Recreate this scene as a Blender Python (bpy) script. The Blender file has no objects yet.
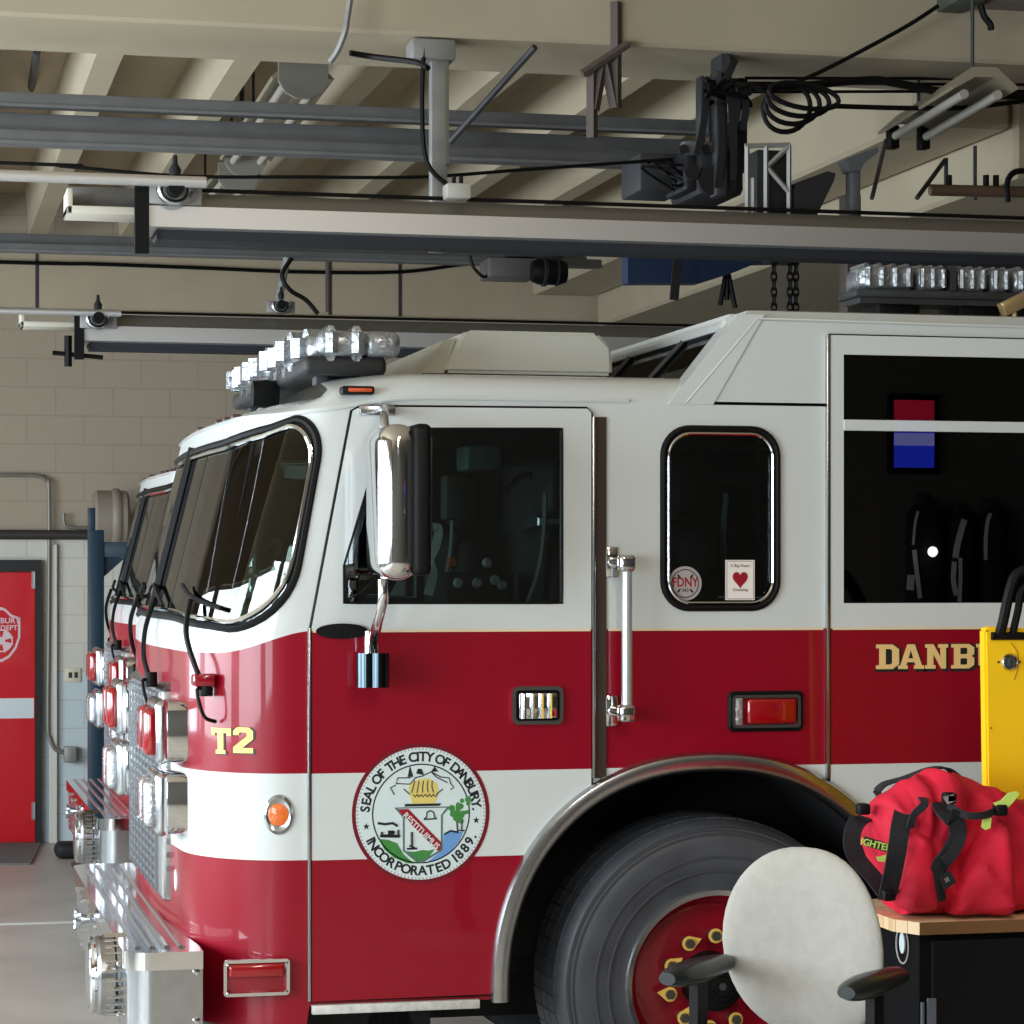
import bpy, bmesh, math, random
from mathutils import Vector, Matrix
R = math.radians
C = bpy.context.scene.collection
rnd = random.Random(7)
# ------------------------------------------------------------------ camera frame
CD, CH, YAW, F, V0 = 8.03, 1.88, R(13.2), 2600.0, 575.0
SN, CS = math.sin(YAW), math.cos(YAW)
def at(u, v, Y):
    "point on the plane Y = const seen at pixel u, v"
    s = (u-512)/F; dx = SN+s*CS; dy = CS-s*SN; t = (Y+CD)/dy
    return Vector((dx*t, Y, CH-(v-V0)/F*t))
def atz(u, v, z):
    t = (z-CH)*F/(V0-v); s = (u-512)/F
    return Vector(((SN+s*CS)*t, (CS-s*SN)*t-CD, z))
def Zv(v, u, Y=0): return at(u, v, Y).z
def X(u, Y=0): return at(u, 500, Y).x
def xz(u, v, Y=0):
    p = at(u, v, Y); return (p.x, p.z)
cam = bpy.data.cameras.new('camera'); co = bpy.data.objects.new('camera', cam); C.objects.link(co)
cam.sensor_width = 36; cam.lens = 36*F/1024; cam.shift_y = (V0-512)/1024
co.location = (0, -CD, CH); co.rotation_euler = (R(90), 0, -YAW)
bpy.context.scene.camera = co
sc = bpy.context.scene
sc.view_settings.view_transform = 'Standard'; sc.view_settings.look = 'None'
sc.view_settings.gamma = 1; sc.view_settings.use_curve_mapping = False
sc.view_settings.exposure = 0.0
# ------------------------------------------------------------------ materials
MATS = {}
def lin(c): return tuple(((x/255)/12.92 if x/255 <= .04045 else ((x/255+.055)/1.055)**2.4) for x in c)
def M(name, rgb, rough=.5, metal=0, coat=0, noise=0, nscale=8, bump=0, bscale=60, emit=0, spec=.5, srgb=True):
    m = bpy.data.materials.new(name); m.use_nodes = True; nt = m.node_tree; b = nt.nodes['Principled BSDF']
    col = lin(rgb) if srgb else rgb
    b.inputs['Base Color'].default_value = (*col, 1); b.inputs['Roughness'].default_value = rough
    b.inputs['Metallic'].default_value = metal; b.inputs['Coat Weight'].default_value = coat
    b.inputs['Coat Roughness'].default_value = .04; b.inputs['Specular IOR Level'].default_value = spec
    if emit:
        b.inputs['Emission Color'].default_value = (*col, 1); b.inputs['Emission Strength'].default_value = emit
    if noise or bump:
        tc = nt.nodes.new('ShaderNodeTexCoord')
    if noise:
        n = nt.nodes.new('ShaderNodeTexNoise'); n.inputs['Scale'].default_value = nscale; n.inputs['Detail'].default_value = 5
        nt.links.new(tc.outputs['Object'], n.inputs['Vector'])
        r = nt.nodes.new('ShaderNodeMapRange'); r.inputs['From Min'].default_value = .3; r.inputs['From Max'].default_value = .7
        r.inputs['To Min'].default_value = 1-noise; r.inputs['To Max'].default_value = 1+noise
        nt.links.new(n.outputs['Fac'], r.inputs['Value'])
        x = nt.nodes.new('ShaderNodeMix'); x.data_type = 'RGBA'; x.blend_type = 'MULTIPLY'; x.inputs[0].default_value = 1
        x.inputs[6].default_value = (*col, 1); nt.links.new(r.outputs['Result'], x.inputs[7])
        nt.links.new(x.outputs[2], b.inputs['Base Color'])
    if bump:
        n = nt.nodes.new('ShaderNodeTexNoise'); n.inputs['Scale'].default_value = bscale; n.inputs['Detail'].default_value = 4
        nt.links.new(tc.outputs['Object'], n.inputs['Vector'])
        bp = nt.nodes.new('ShaderNodeBump'); bp.inputs['Strength'].default_value = bump; bp.inputs['Distance'].default_value = .01
        nt.links.new(n.outputs['Fac'], bp.inputs['Height']); nt.links.new(bp.outputs['Normal'], b.inputs['Normal'])
    MATS[name] = m; return m
def glassmat(name, tint, refl=.5, rough=0.0):
    m = bpy.data.materials.new(name); m.use_nodes = True; nt = m.node_tree; nt.nodes.clear()
    o = nt.nodes.new('ShaderNodeOutputMaterial'); mx = nt.nodes.new('ShaderNodeMixShader')
    t = nt.nodes.new('ShaderNodeBsdfTransparent'); t.inputs['Color'].default_value = (*tint, 1)
    g = nt.nodes.new('ShaderNodeBsdfGlossy'); g.inputs['Roughness'].default_value = rough
    fr = nt.nodes.new('ShaderNodeFresnel'); fr.inputs['IOR'].default_value = 1.5
    mu = nt.nodes.new('ShaderNodeMath'); mu.operation = 'MULTIPLY_ADD'; mu.inputs[1].default_value = 1.0; mu.inputs[2].default_value = refl
    nt.links.new(fr.outputs[0], mu.inputs[0]); nt.links.new(mu.outputs[0], mx.inputs[0])
    nt.links.new(t.outputs[0], mx.inputs[1]); nt.links.new(g.outputs[0], mx.inputs[2]); nt.links.new(mx.outputs[0], o.inputs[0])
    MATS[name] = m; return m
RED, WHITE = (138, 2, 29), (204, 209, 207)
def paintmat():
    "red paint below, white above, one white band: where the colours meet is painted on the truck"
    m = M('cab_paint', RED, .35, 0, .42, spec=.25); nt = m.node_tree; b = nt.nodes['Principled BSDF']; N = nt.nodes.new; Lk = nt.links.new
    tc = N('ShaderNodeTexCoord'); sp = N('ShaderNodeSeparateXYZ'); Lk(tc.outputs['Object'], sp.inputs[0])
    def mth(op, a, c=None, d=None):
        n = N('ShaderNodeMath'); n.operation = op
        for i, q in enumerate((a, c, d)):
            if q is None: continue
            if isinstance(q, (int, float)): n.inputs[i].default_value = q
            else: Lk(q, n.inputs[i])
        return n.outputs[0]
    sm = N('ShaderNodeMapRange'); sm.interpolation_type = 'SMOOTHSTEP'
    sm.inputs['From Min'].default_value = .95-TX; sm.inputs['From Max'].default_value = 1.25-TX
    sm.inputs['To Min'].default_value = 1.635; sm.inputs['To Max'].default_value = 1.706
    Lk(sp.outputs[0], sm.inputs['Value'])
    top = mth('GREATER_THAN', sp.outputs[2], sm.outputs[0])
    b1 = mth('GREATER_THAN', sp.outputs[2], .992); b2 = mth('LESS_THAN', sp.outputs[2], 1.262)
    band = mth('MULTIPLY', b1, b2)
    w = mth('MAXIMUM', top, band)
    x = N('ShaderNodeMix'); x.data_type = 'RGBA'; Lk(w, x.inputs[0]); x.inputs[6].default_value = (*lin(RED), 1); x.inputs[7].default_value = (*lin(WHITE), 1)
    Lk(x.outputs[2], b.inputs['Base Color'])
    return m
TX, TY = 2.2, 1.22          # the truck's own origin
paint = paintmat()
white = M('white_paint', WHITE, .25, 0, .6)
redp = M('red_paint', RED, .2, 0, .8)
chrome = M('chrome', (225, 227, 230), .07, 1)
chromer = M('polished_steel', (190, 194, 198), .22, 1, noise=.06, nscale=25, bump=.06, bscale=10)
alu = M('aluminium', (214, 214, 214), .42, .85)
aludull = M('dull_aluminium', (134, 130, 120), .5, .7)
galv = M('galvanised_steel', (150, 150, 148), .5, .4, noise=.15)
darksteel = M('dark_steel', (60, 61, 64), .6, .3, noise=.15)
track = M('track_steel', (118, 120, 122), .5, .4, noise=.1)
black = M('black_plastic', (9, 9, 10), .55, spec=.2)
blackr = M('black_rubber', (18, 19, 20), .7, noise=.2, nscale=12)
tyrem = M('tyre_rubber', (66, 69, 75), .5, noise=.3, nscale=5, bump=.1)
wellm = M('wheel_well', (14, 14, 16), .8)
interior = M('cab_interior', (38, 40, 44), .8)
seatm = M('seat_vinyl', (30, 31, 34), .6, bump=.2)
glass = glassmat('cab_glass', (.50, .56, .55), .03)
wsglass = glassmat('windshield_glass', (.62, .72, .68), .05)
dglass = glassmat('dark_glass', (.10, .10, .12), .07)
clearlens = M('clear_lens', (190, 195, 200), .15, .7, .8, bump=.6, bscale=90)
redlens = M('red_lens', (150, 5, 14), .2, 0, 1)
amberlens = M('amber_lens', (225, 105, 20), .15, 0, 1, bump=.4, bscale=120)
hubred = M('wheel_red', (140, 12, 32), .3, 0, .5)
gold = M('gold_leaf', (232, 196, 130), .4, 0)
yellowl = M('yellow_vinyl', (240, 225, 110), .45)
decal_white = M('decal_white', (206, 220, 220), .4)
decal_black = M('decal_black', (20, 24, 30), .5)
decal_red = M('decal_red', (150, 14, 34), .4)
decal_green = M('decal_green', (60, 130, 60), .5)
decal_blue = M('decal_blue', (100, 150, 205), .5)
decal_yellow = M('decal_yellow', (215, 195, 110), .5)
decal_grey = M('decal_grey', (168, 160, 160), .5)
# ------------------------------------------------------------------ mesh helpers
ORG = {}
def wloc(o):
    return ORG.get(o.name, Vector((0, 0, 0))) if o else Vector((0, 0, 0))
def thing(name, label, cat, loc=(0, 0, 0), group=None):
    o = bpy.data.objects.new(name, None); C.objects.link(o); o.location = loc; o.empty_display_size = .1
    ORG[o.name] = Vector(loc); o['label'] = label; o['category'] = cat
    if group: o['group'] = group
    return o
def tag(o, label, cat, group=None, kind=None):
    o['label'] = label; o['category'] = cat
    if group: o['group'] = group
    if kind: o['kind'] = kind
    return o
def obj(name, bm, mats, parent=None, smooth=True, label=None, ang=38):
    if not isinstance(mats, (list, tuple)): mats = [mats]
    if parent:
        off = wloc(parent)
    elif len(bm.verts):
        n = len(bm.verts); xs = [v.co.x for v in bm.verts]; ys = [v.co.y for v in bm.verts]
        off = Vector(((min(xs)+max(xs))/2, (min(ys)+max(ys))/2, min(v.co.z for v in bm.verts)))
    bmesh.ops.translate(bm, verts=bm.verts, vec=-off)
    me = bpy.data.meshes.new(name); bm.to_mesh(me); bm.free()
    for m in mats: me.materials.append(m)
    o = bpy.data.objects.new(name, me); C.objects.link(o)
    if parent: o.parent = parent
    else: o.location = off
    ORG[o.name] = off
    if smooth:
        me.polygons.foreach_set('use_smooth', [True]*len(me.polygons))
        me.set_sharp_from_angle(angle=R(ang))
    if label: o['label'] = label
    return o
def struct(name, bm, m, parent=None, smooth=False):
    o = obj(name, bm, m, parent, smooth)
    if not parent: o['kind'] = 'structure'
    return o
def nb(): return bmesh.new()
def box(bm, x0, x1, y0, y1, z0, z1, bev=0, seg=2, mi=0, rot=None):
    r = bmesh.ops.create_cube(bm, size=1); vs = r['verts']
    sx, sy, sz = abs(x1-x0), abs(y1-y0), abs(z1-z0); c = Vector(((x0+x1)/2, (y0+y1)/2, (z0+z1)/2))
    for v in vs: v.co = Vector((v.co.x*sx, v.co.y*sy, v.co.z*sz))
    fs = {f for v in vs for f in v.link_faces}
    if bev:
        es = {e for v in vs for e in v.link_edges}
        rr = bmesh.ops.bevel(bm, geom=list(es), offset=min(bev, .49*min(sx, sy, sz)), segments=seg, profile=.5, affect='EDGES')
        vs = set(vs) | set(rr['verts']); vs = {v for v in vs if v.is_valid}
        fs = {f for v in vs for f in v.link_faces}
    for v in set(vs):
        v.co = (rot @ v.co if rot else v.co)+c
    for f in fs: f.material_index = mi
    return list(vs)
def tube(bm, pts, r, seg=8, closed=False, mi=0, caps=True, flat=None):
    pts = [Vector(p) for p in pts]; n = len(pts); rings = []
    if n < 2: return
    T0 = (pts[1]-pts[0]).normalized(); up = Vector((0, 0, 1)) if abs(T0.z) < .9 else Vector((1, 0, 0))
    Nn = T0.cross(up).normalized()
    for i, p in enumerate(pts):
        a = pts[i-1] if (i > 0 or closed) else pts[0]; b = pts[(i+1) % n] if (i < n-1 or closed) else pts[-1]
        T = (b-a).normalized() if (b-a).length > 1e-9 else T0
        Nn = (Nn-T*Nn.dot(T)); Nn = Nn.normalized() if Nn.length > 1e-6 else T.orthogonal().normalized()
        B = T.cross(Nn); rr = r[i] if isinstance(r, (list, tuple)) else r
        f2 = flat or 1
        rings.append([bm.verts.new(p+Nn*math.cos(2*math.pi*k/seg)*rr+B*math.sin(2*math.pi*k/seg)*rr*f2) for k in range(seg)])
    m = n if closed else n-1
    for i in range(m):
        A, Bq = rings[i], rings[(i+1) % n]
        for k in range(seg):
            try: bm.faces.new((A[k], A[(k+1) % seg], Bq[(k+1) % seg], Bq[k])).material_index = mi
            except ValueError: pass
    if caps and not closed:
        bm.faces.new(rings[0][::-1]).material_index = mi; bm.faces.new(rings[-1]).material_index = mi
def ribbon(bm, pts, w, th, side, mi=0):
    "flat strap: a rectangular section swept along pts, its width lying along side"
    pts = [Vector(p) for p in pts]; rings = []
    for i, p in enumerate(pts):
        T = (pts[min(i+1, len(pts)-1)]-pts[max(i-1, 0)]).normalized()
        s = Vector(side[i] if isinstance(side, list) else side); s = (s-T*s.dot(T)).normalized(); n = T.cross(s)
        rings.append([bm.verts.new(p+s*a*w/2+n*b*th/2) for a, b in ((-1, -1), (1, -1), (1, 1), (-1, 1))])
    for i in range(len(pts)-1):
        for k in range(4):
            bm.faces.new((rings[i][k], rings[i][(k+1) % 4], rings[i+1][(k+1) % 4], rings[i+1][k])).material_index = mi
    bm.faces.new(rings[0][::-1]); bm.faces.new(rings[-1])
def smoothpts(pts, n=6, closed=False):
    pts = [Vector(p) for p in pts]; out = []; N = len(pts)
    rng = N if closed else N-1
    for i in range(rng):
        p0 = pts[(i-1) % N] if (closed or i > 0) else pts[0]; p1 = pts[i]; p2 = pts[(i+1) % N]
        p3 = pts[(i+2) % N] if (closed or i+2 < N) else pts[-1]
        for k in range(n):
            t = k/n
            out.append(.5*((2*p1)+(-p0+p2)*t+(2*p0-5*p1+4*p2-p3)*t*t+(-p0+3*p1-3*p2+p3)*t**3))
    if not closed: out.append(pts[-1])
    return out
def lathe(bm, prof, org, axis='y', seg=48, mi=0, closed=False):
    "prof: (radius, height along axis)"
    org = Vector(org); rings = []
    for (r, h) in prof:
        ring = []
        for k in range(seg):
            a = 2*math.pi*k/seg; c, s = r*math.cos(a), r*math.sin(a)
            d = {'y': (c, h, s), 'x': (h, c, s), 'z': (c, s, h)}[axis]
            ring.append(bm.verts.new(org+Vector(d)))
        rings.append(ring)
    for i in range(len(rings)-1):
        for k in range(seg):
            bm.faces.new((rings[i][k], rings[i][(k+1) % seg], rings[i+1][(k+1) % seg], rings[i+1][k])).material_index = mi
    if not closed:
        for ring, pr_ in ((rings[0], prof[0]), (rings[-1], prof[-1])):
            if pr_[0] <= .021:
                try: bm.faces.new(ring).material_index = mi
                except ValueError: pass
    bmesh.ops.recalc_face_normals(bm, faces=bm.faces)
def rrect(x0, x1, z0, z1, r, n=8):
    "rounded rectangle; r one radius or four (x0z0, x1z0, x1z1, x0z1)"
    if not isinstance(r, (list, tuple)): r = [r]*4
    out = []
    for (cx, cz, a0, rr) in ((x0+r[0], z0+r[0], 180, r[0]), (x1-r[1], z0+r[1], 270, r[1]), (x1-r[2], z1-r[2], 0, r[2]), (x0+r[3], z1-r[3], 90, r[3])):
        for k in range(n+1):
            a = R(a0+90*k/n); out.append((cx+rr*math.cos(a), cz+rr*math.sin(a)))
    return out
def circ(cx, cz, r, n=32, rz=None):
    rz = rz or r
    return [(cx+r*math.cos(2*math.pi*k/n), cz+rz*math.sin(2*math.pi*k/n)) for k in range(n)]
def fill2d(polys, cutx=(), cutz=()):
    "flat triangulated region (outer outlines and holes) as a bmesh in the xy plane"
    cu = bpy.data.curves.new('tmp', 'CURVE'); cu.dimensions = '2D'; cu.fill_mode = 'BOTH'
    for poly in polys:
        s = cu.splines.new('POLY'); s.points.add(len(poly)-1); s.use_cyclic_u = True
        for i, p in enumerate(poly): s.points[i].co = (p[0], p[1], 0, 1)
    o = bpy.data.objects.new('tmp', cu); C.objects.link(o)
    dg = bpy.context.evaluated_depsgraph_get(); me = bpy.data.meshes.new_from_object(o.evaluated_get(dg))
    bm = bmesh.new(); bm.from_mesh(me)
    bpy.data.objects.remove(o); bpy.data.curves.remove(cu); bpy.data.meshes.remove(me)
    bmesh.ops.remove_doubles(bm, verts=bm.verts, dist=1e-5)
    for x in cutx:
        bmesh.ops.bisect_plane(bm, geom=bm.verts[:]+bm.edges[:]+bm.faces[:], plane_co=(x, 0, 0), plane_no=(1, 0, 0))
    for z in cutz:
        bmesh.ops.bisect_plane(bm, geom=bm.verts[:]+bm.edges[:]+bm.faces[:], plane_co=(0, z, 0), plane_no=(0, 1, 0))
    return bm
def shell(bm2, mapf, o0, o1, bm=None, mi=0, mi_in=None):
    "lift a flat bmesh to 3-D through mapf(a, b, offset), between two offsets, closing the rims"
    bm = bm if bm is not None else bmesh.new(); mi_in = mi if mi_in is None else mi_in
    A, B = {}, {}
    for v in bm2.verts:
        A[v] = bm.verts.new(mapf(v.co.x, v.co.y, o0)); B[v] = bm.verts.new(mapf(v.co.x, v.co.y, o1))
    for f in bm2.faces:
        if f.calc_area() < 1e-9: pass
        try:
            bm.faces.new([A[v] for v in f.verts]).material_index = mi
            bm.faces.new([B[v] for v in reversed(f.verts)]).material_index = mi_in
        except ValueError: pass
    for e in bm2.edges:
        if len(e.link_faces) == 1:
            a, b = e.verts
            try: bm.faces.new((A[a], A[b], B[b], B[a])).material_index = mi
            except ValueError: pass
    bm2.free()
    bmesh.ops.recalc_face_normals(bm, faces=bm.faces)
    return bm
def plate(polys, y0, y1, bm=None, mi=0):
    "flat plate standing in the XZ plane between y0 (front, towards -Y) and y1"
    return shell(fill2d(polys), lambda a, b, o: Vector((a, o, b)), y0, y1, bm, mi)
def platex(polys, x0, x1, bm=None, mi=0):
    return shell(fill2d(polys), lambda a, b, o: Vector((o, a, b)), x0, x1, bm, mi)
def textmesh(bm, s, size, place, th=.001, mi=0, align='CENTER', bold=0, xs=1):
    cu = bpy.data.curves.new('t', 'FONT'); cu.body = s; cu.size = size; cu.align_x = align; cu.align_y = 'CENTER'; cu.offset = bold; cu.resolution_u = 3
    o = bpy.data.objects.new('t', cu); C.objects.link(o)
    dg = bpy.context.evaluated_depsgraph_get(); me = bpy.data.meshes.new_from_object(o.evaluated_get(dg))
    b2 = bmesh.new(); b2.from_mesh(me); bpy.data.objects.remove(o); bpy.data.curves.remove(cu); bpy.data.meshes.remove(me)
    bmesh.ops.remove_doubles(b2, verts=b2.verts, dist=1e-6)
    return shell(b2, lambda a, b, o_: place(a*xs, b, o_), -th, 0, bm, mi)
def rot2(cx, cz, ang, y):
    c, s = math.cos(ang), math.sin(ang)
    return lambda a, b, o: Vector((cx+a*c-b*s, y+o, cz+a*s+b*c))
def dup(o, parent=None):
    c = o.copy(); C.objects.link(c); c.parent = parent
    ORG[c.name] = wloc(o)
    for ch in list(o.children): dup(ch, c)
    return c
# ================================================================== THE ROOM
RX0, RX1, RY0, RY1 = -4.2, 12.5, -11.5, 10.5
ZS, ZJ = 4.55, 4.22      # slab underside, joist underside
def wallmat():
    m = M('painted_block_wall', (176, 166, 146), .7, bump=.15, bscale=40); nt = m.node_tree; N = nt.nodes.new; Lk = nt.links.new; b = nt.nodes['Principled BSDF']
    tc = N('ShaderNodeTexCoord'); sp = N('ShaderNodeSeparateXYZ'); Lk(tc.outputs['Object'], sp.inputs[0])
    cb = N('ShaderNodeCombineXYZ'); ad = N('ShaderNodeMath'); ad.operation = 'ADD'
    Lk(sp.outputs[0], ad.inputs[0]); Lk(sp.outputs[1], ad.inputs[1]); Lk(ad.outputs[0], cb.inputs[0]); Lk(sp.outputs[2], cb.inputs[1])
    br = N('ShaderNodeTexBrick'); Lk(cb.outputs[0], br.inputs['Vector'])
    br.inputs['Scale'].default_value = 1; br.inputs['Brick Width'].default_value = .4; br.inputs['Row Height'].default_value = .2
    br.inputs['Mortar Size'].default_value = .006; br.inputs['Mortar Smooth'].default_value = .3
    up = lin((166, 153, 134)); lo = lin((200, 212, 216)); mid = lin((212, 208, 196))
    def ramp(z0, z1, ca, cc):
        mr = N('ShaderNodeMapRange'); mr.inputs['From Min'].default_value = z0; mr.inputs['From Max'].default_value = z1
        Lk(sp.outputs[2], mr.inputs['Value'])
        x = N('ShaderNodeMix'); x.data_type = 'RGBA'; Lk(mr.outputs[0], x.inputs[0])
        for i, c in ((6, ca), (7, cc)):
            if isinstance(c, tuple): x.inputs[i].default_value = (*c, 1)
            else: Lk(c, x.inputs[i])
        return x.outputs[2]
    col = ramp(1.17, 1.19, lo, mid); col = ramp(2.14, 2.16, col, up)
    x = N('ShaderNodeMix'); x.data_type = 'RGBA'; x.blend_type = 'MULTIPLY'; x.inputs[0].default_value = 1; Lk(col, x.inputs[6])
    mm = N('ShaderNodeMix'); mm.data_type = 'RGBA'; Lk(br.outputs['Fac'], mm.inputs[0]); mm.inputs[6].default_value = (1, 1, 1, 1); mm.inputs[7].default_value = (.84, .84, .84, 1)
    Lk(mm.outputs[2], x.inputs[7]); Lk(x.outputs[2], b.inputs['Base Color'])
    return m
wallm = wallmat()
ceilm = M('ceiling_paint', (172, 156, 132), .75, noise=.07, nscale=3)
ribm = M('rib_paint', (176, 164, 140), .75, noise=.06, nscale=2)
plainwall = M('plain_wall', (84, 80, 74), .8)
def floormat():
    m = M('concrete_floor', (176, 170, 160), .4, noise=.16, nscale=1.6, bump=.05, bscale=30); return m
bm = nb(); box(bm, RX0, RX1, RY0, RY1, -.1, 0); fl = struct('floor', bm, floormat())
linem = M('floor_line_paint', (222, 222, 214), .5)
def quadz(bm, pts, z0, z1):
    vs = [bm.verts.new((p[0], p[1], z1)) for p in pts]; vb = [bm.verts.new((p[0], p[1], z0)) for p in pts]
    n = len(pts); bm.faces.new(vs); bm.faces.new(vb[::-1])
    for i in range(n): bm.faces.new((vs[i], vb[i], vb[(i+1) % n], vs[(i+1) % n]))
    bmesh.ops.recalc_face_normals(bm, faces=bm.faces)
for v, h in ((923, .07),):
    y = at(40, v, 0); t = 2600*CH/(v-V0); Yl = t*(CS+.18*SN)-CD
    bm = nb(); box(bm, RX0+.02, 9, Yl-h/2, Yl+h/2, 0, .002); obj('floor_line', bm, linem, fl, False)
bm = nb(); box(bm, RX0, RX1, RY0, RY1, ZS, ZS+.2); ce = struct('ceiling', bm, ceilm)
# ribs of the pan-joist slab run away from the camera
xr = -2.3; beamX0 = atz(858, 150, 3.9).x; beamX1 = atz(1024, 124, 3.9).x
ribx = [RX0+.3+.6*k for k in range(40)]
off = (atz(300, 110, ZJ).x) % .62
k = 0; x = RX0+.15
while x < RX1-.3:
    if (x < beamX0-.2 or x > beamX1+1.9):
        bm = nb()
        for y0, y1 in ((2.95, RY1-.3),):
            vs = []
            for yy in (y0, y1):
                vs.append([bm.verts.new((x+dx, yy, z)) for dx, z in ((-.085, ZS), (-.06, ZJ), (.06, ZJ), (.085, ZS))])
            for i in range(4): bm.faces.new((vs[0][i], vs[0][(i+1) % 4], vs[1][(i+1) % 4], vs[1][i]))
            bm.faces.new(vs[0]); bm.faces.new(vs[1][::-1])
        bmesh.ops.recalc_face_normals(bm, faces=bm.faces)
        obj('ceiling_rib', bm, ribm, ce, False)
    x += .62
Yb0 = atz(0, 15, 4.05).y; Yb1 = atz(0, 50, 4.05).y
bm = nb(); box(bm, RX0+.01, RX1-.01, Yb0, Yb1, 4.05, ZS, .015, 1); obj('ceiling_beam', bm, ribm, ce, False)
bm = nb(); box(bm, beamX0, beamX1, Yb1+.01, RY1-.3, 3.9, ZS, .02, 1); obj('ceiling_beam', bm, ribm, ce, False)
bm = nb(); box(bm, beamX1+.02, beamX1+1.7, Yb1+.01, RY1-.3, 3.68, ZS, .02, 1); obj('ceiling_beam', bm, ribm, ce, False)
# walls
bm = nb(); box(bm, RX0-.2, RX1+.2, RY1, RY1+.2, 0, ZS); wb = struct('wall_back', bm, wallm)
zl0 = at(200, 312, RY1-.12).z; zl1 = at(200, 246, RY1-.12).z
bm = nb(); box(bm, RX0, RX1, RY1-.14, RY1-.002, zl0, zl1, .01, 1); tb = struct('trim_1', bm, M('lintel_paint', (178, 164, 140), .7, noise=.05, nscale=3))
for u in (37, 330, 400, 610, 840):
    p = at(u, 285, RY1-.14); bm = nb(); box(bm, p.x-.012, p.x+.012, p.y-.004, p.y+.01, zl0, zl1); obj('joint', bm, darksteel, tb, False)
# dark round bar along the wall, below the tan paint
p = at(60, 535, RY1); bm = nb(); tube(bm, [(RX0+.05, RY1-.06, p.z), (RX1-.1, RY1-.06, p.z)], .035, 10)
pipe = obj('wall_bar', bm, M('dark_bar', (52, 48, 46), .6), None); tag(pipe, 'dark horizontal bar running along the block wall above the red door', 'pipe')
bm = nb(); box(bm, RX0-.2, RX1+.2, RY0-.2, RY0, 0, ZS); struct('wall_front', bm, plainwall)
bm = nb(); box(bm, RX1, RX1+.2, RY0, RY1, 0, ZS); struct('wall_right', bm, plainwall)
bays = [(-10.3, -7.1), (-5.6, -1.6), (-.6, 3.0), (3.9, 7.3)]
bm = nb(); ys = [RY0]+[q for b_ in bays for q in b_]+[RY1]
for i in range(0, len(ys), 2): box(bm, RX0-.25, RX0, ys[i], ys[i+1], 0, ZS)
for a, b_ in bays: box(bm, RX0-.25, RX0, a, b_, 3.3, ZS)
for a, b_ in bays: box(bm, RX0-.2, RX0-.1, a, b_, 0, .95)
struct('wall_left', bm, wallm)
# apron outside
bm = nb(); box(bm, -25, RX0-.25, -20, 20, -.12, -.02); struct('floor_apron', bm, M('outside_concrete', (190, 190, 186), .8))
# red door in the back wall
Yd = RY1
du1 = at(35, 570, Yd).x; dz1 = at(20, 572, Yd).z; fr1 = at(41, 570, Yd).x; fz = at(20, 567, Yd).z
dx0 = du1-1.0
dt = bpy.data.objects.new('door_1', None); C.objects.link(dt); dt.location = ((dx0+du1)/2, Yd, 0); dt['kind'] = 'structure'; ORG[dt.name] = Vector(dt.location)
doorred = M('door_red', (205, 12, 30), .3, 0, .3)
bm = nb(); box(bm, dx0, du1, Yd-.05, Yd-.005, .01, dz1, .004, 1); obj('door_leaf', bm, doorred, dt, False)
bm = nb(); box(bm, dx0-.07, dx0, Yd-.07, Yd-.004, 0, fz+.05); box(bm, du1, fr1, Yd-.07, Yd-.004, 0, fz+.05); box(bm, dx0, du1, Yd-.07, Yd-.004, dz1, fz+.05)
obj('door_frame', bm, M('black_frame', (28, 26, 28), .5), dt, False)
zs0, zs1 = at(10, 718, Yd).z, at(10, 698, Yd).z
bm = nb(); box(bm, dx0+.01, du1-.01, Yd-.052, Yd-.049, zs0, zs1); obj('door_stripe', bm, M('stripe_white', (215, 225, 228), .4), dt, False)
for v in (580, 810):
    p = at(34, v, Yd); bm = nb(); box(bm, p.x-.02, p.x+.01, Yd-.075, Yd-.05, p.z-.06, p.z+.06); tube(bm, [(p.x, Yd-.078, p.z-.06), (p.x, Yd-.078, p.z+.06)], .008, 8); obj('hinge', bm, galv, dt)
# shield emblem
c = at(1, 634, Yd); cx, cz = c.x, c.z; Ye = Yd-.052
def shield(w, h):
    pts = [(-w, h*.62), (-w*.55, h*.72), (-w*.2, h*.95), (0, h), (w*.2, h*.95), (w*.55, h*.72), (w, h*.62), (w, -h*.1), (w*.8, -h*.5), (w*.45, -h*.82), (0, -h), (-w*.45, -h*.82), (-w*.8, -h*.5), (-w, -h*.1)]
    return pts
sw = at(20, 634, Yd).x-cx; sh_ = (at(1, 607, Yd).z-at(1, 662, Yd).z)/2; cz = (at(1, 607, Yd).z+at(1, 662, Yd).z)/2
em = plate([[(cx+a, cz+b) for a, b in shield(sw, sh_)], [(cx+a, cz+b) for a, b in shield(sw*.88, sh_*.9)]], Ye-.002, Ye)
textmesh(em, 'DANBURY', .055, rot2(cx, cz+sh_*.5, 0, Ye), .002, bold=.001)
textmesh(em, 'FIRE DEPT', .05, rot2(cx, cz+sh_*.24, 0, Ye), .002, bold=.001)
for k in range(4):
    a = R(45+90*k); c_, s_ = math.cos(a), math.sin(a)
    q = [(.02, .012), (.075, .045), (.075, -.045), (.02, -.012)]
    plate([[(cx+x_*c_-y_*s_, cz-sh_*.22+x_*s_+y_*c_) for x_, y_ in q]], Ye-.002, Ye, em)
plate([circ(cx, cz-sh_*.22, .08), circ(cx, cz-sh_*.22, .07)], Ye-.003, Ye, em)
plate([circ(cx, cz-sh_*.22, .026)], Ye-.003, Ye, em)
obj('shield_emblem', em, M('emblem_white', (228, 200, 205), .4), dt, False)
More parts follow.
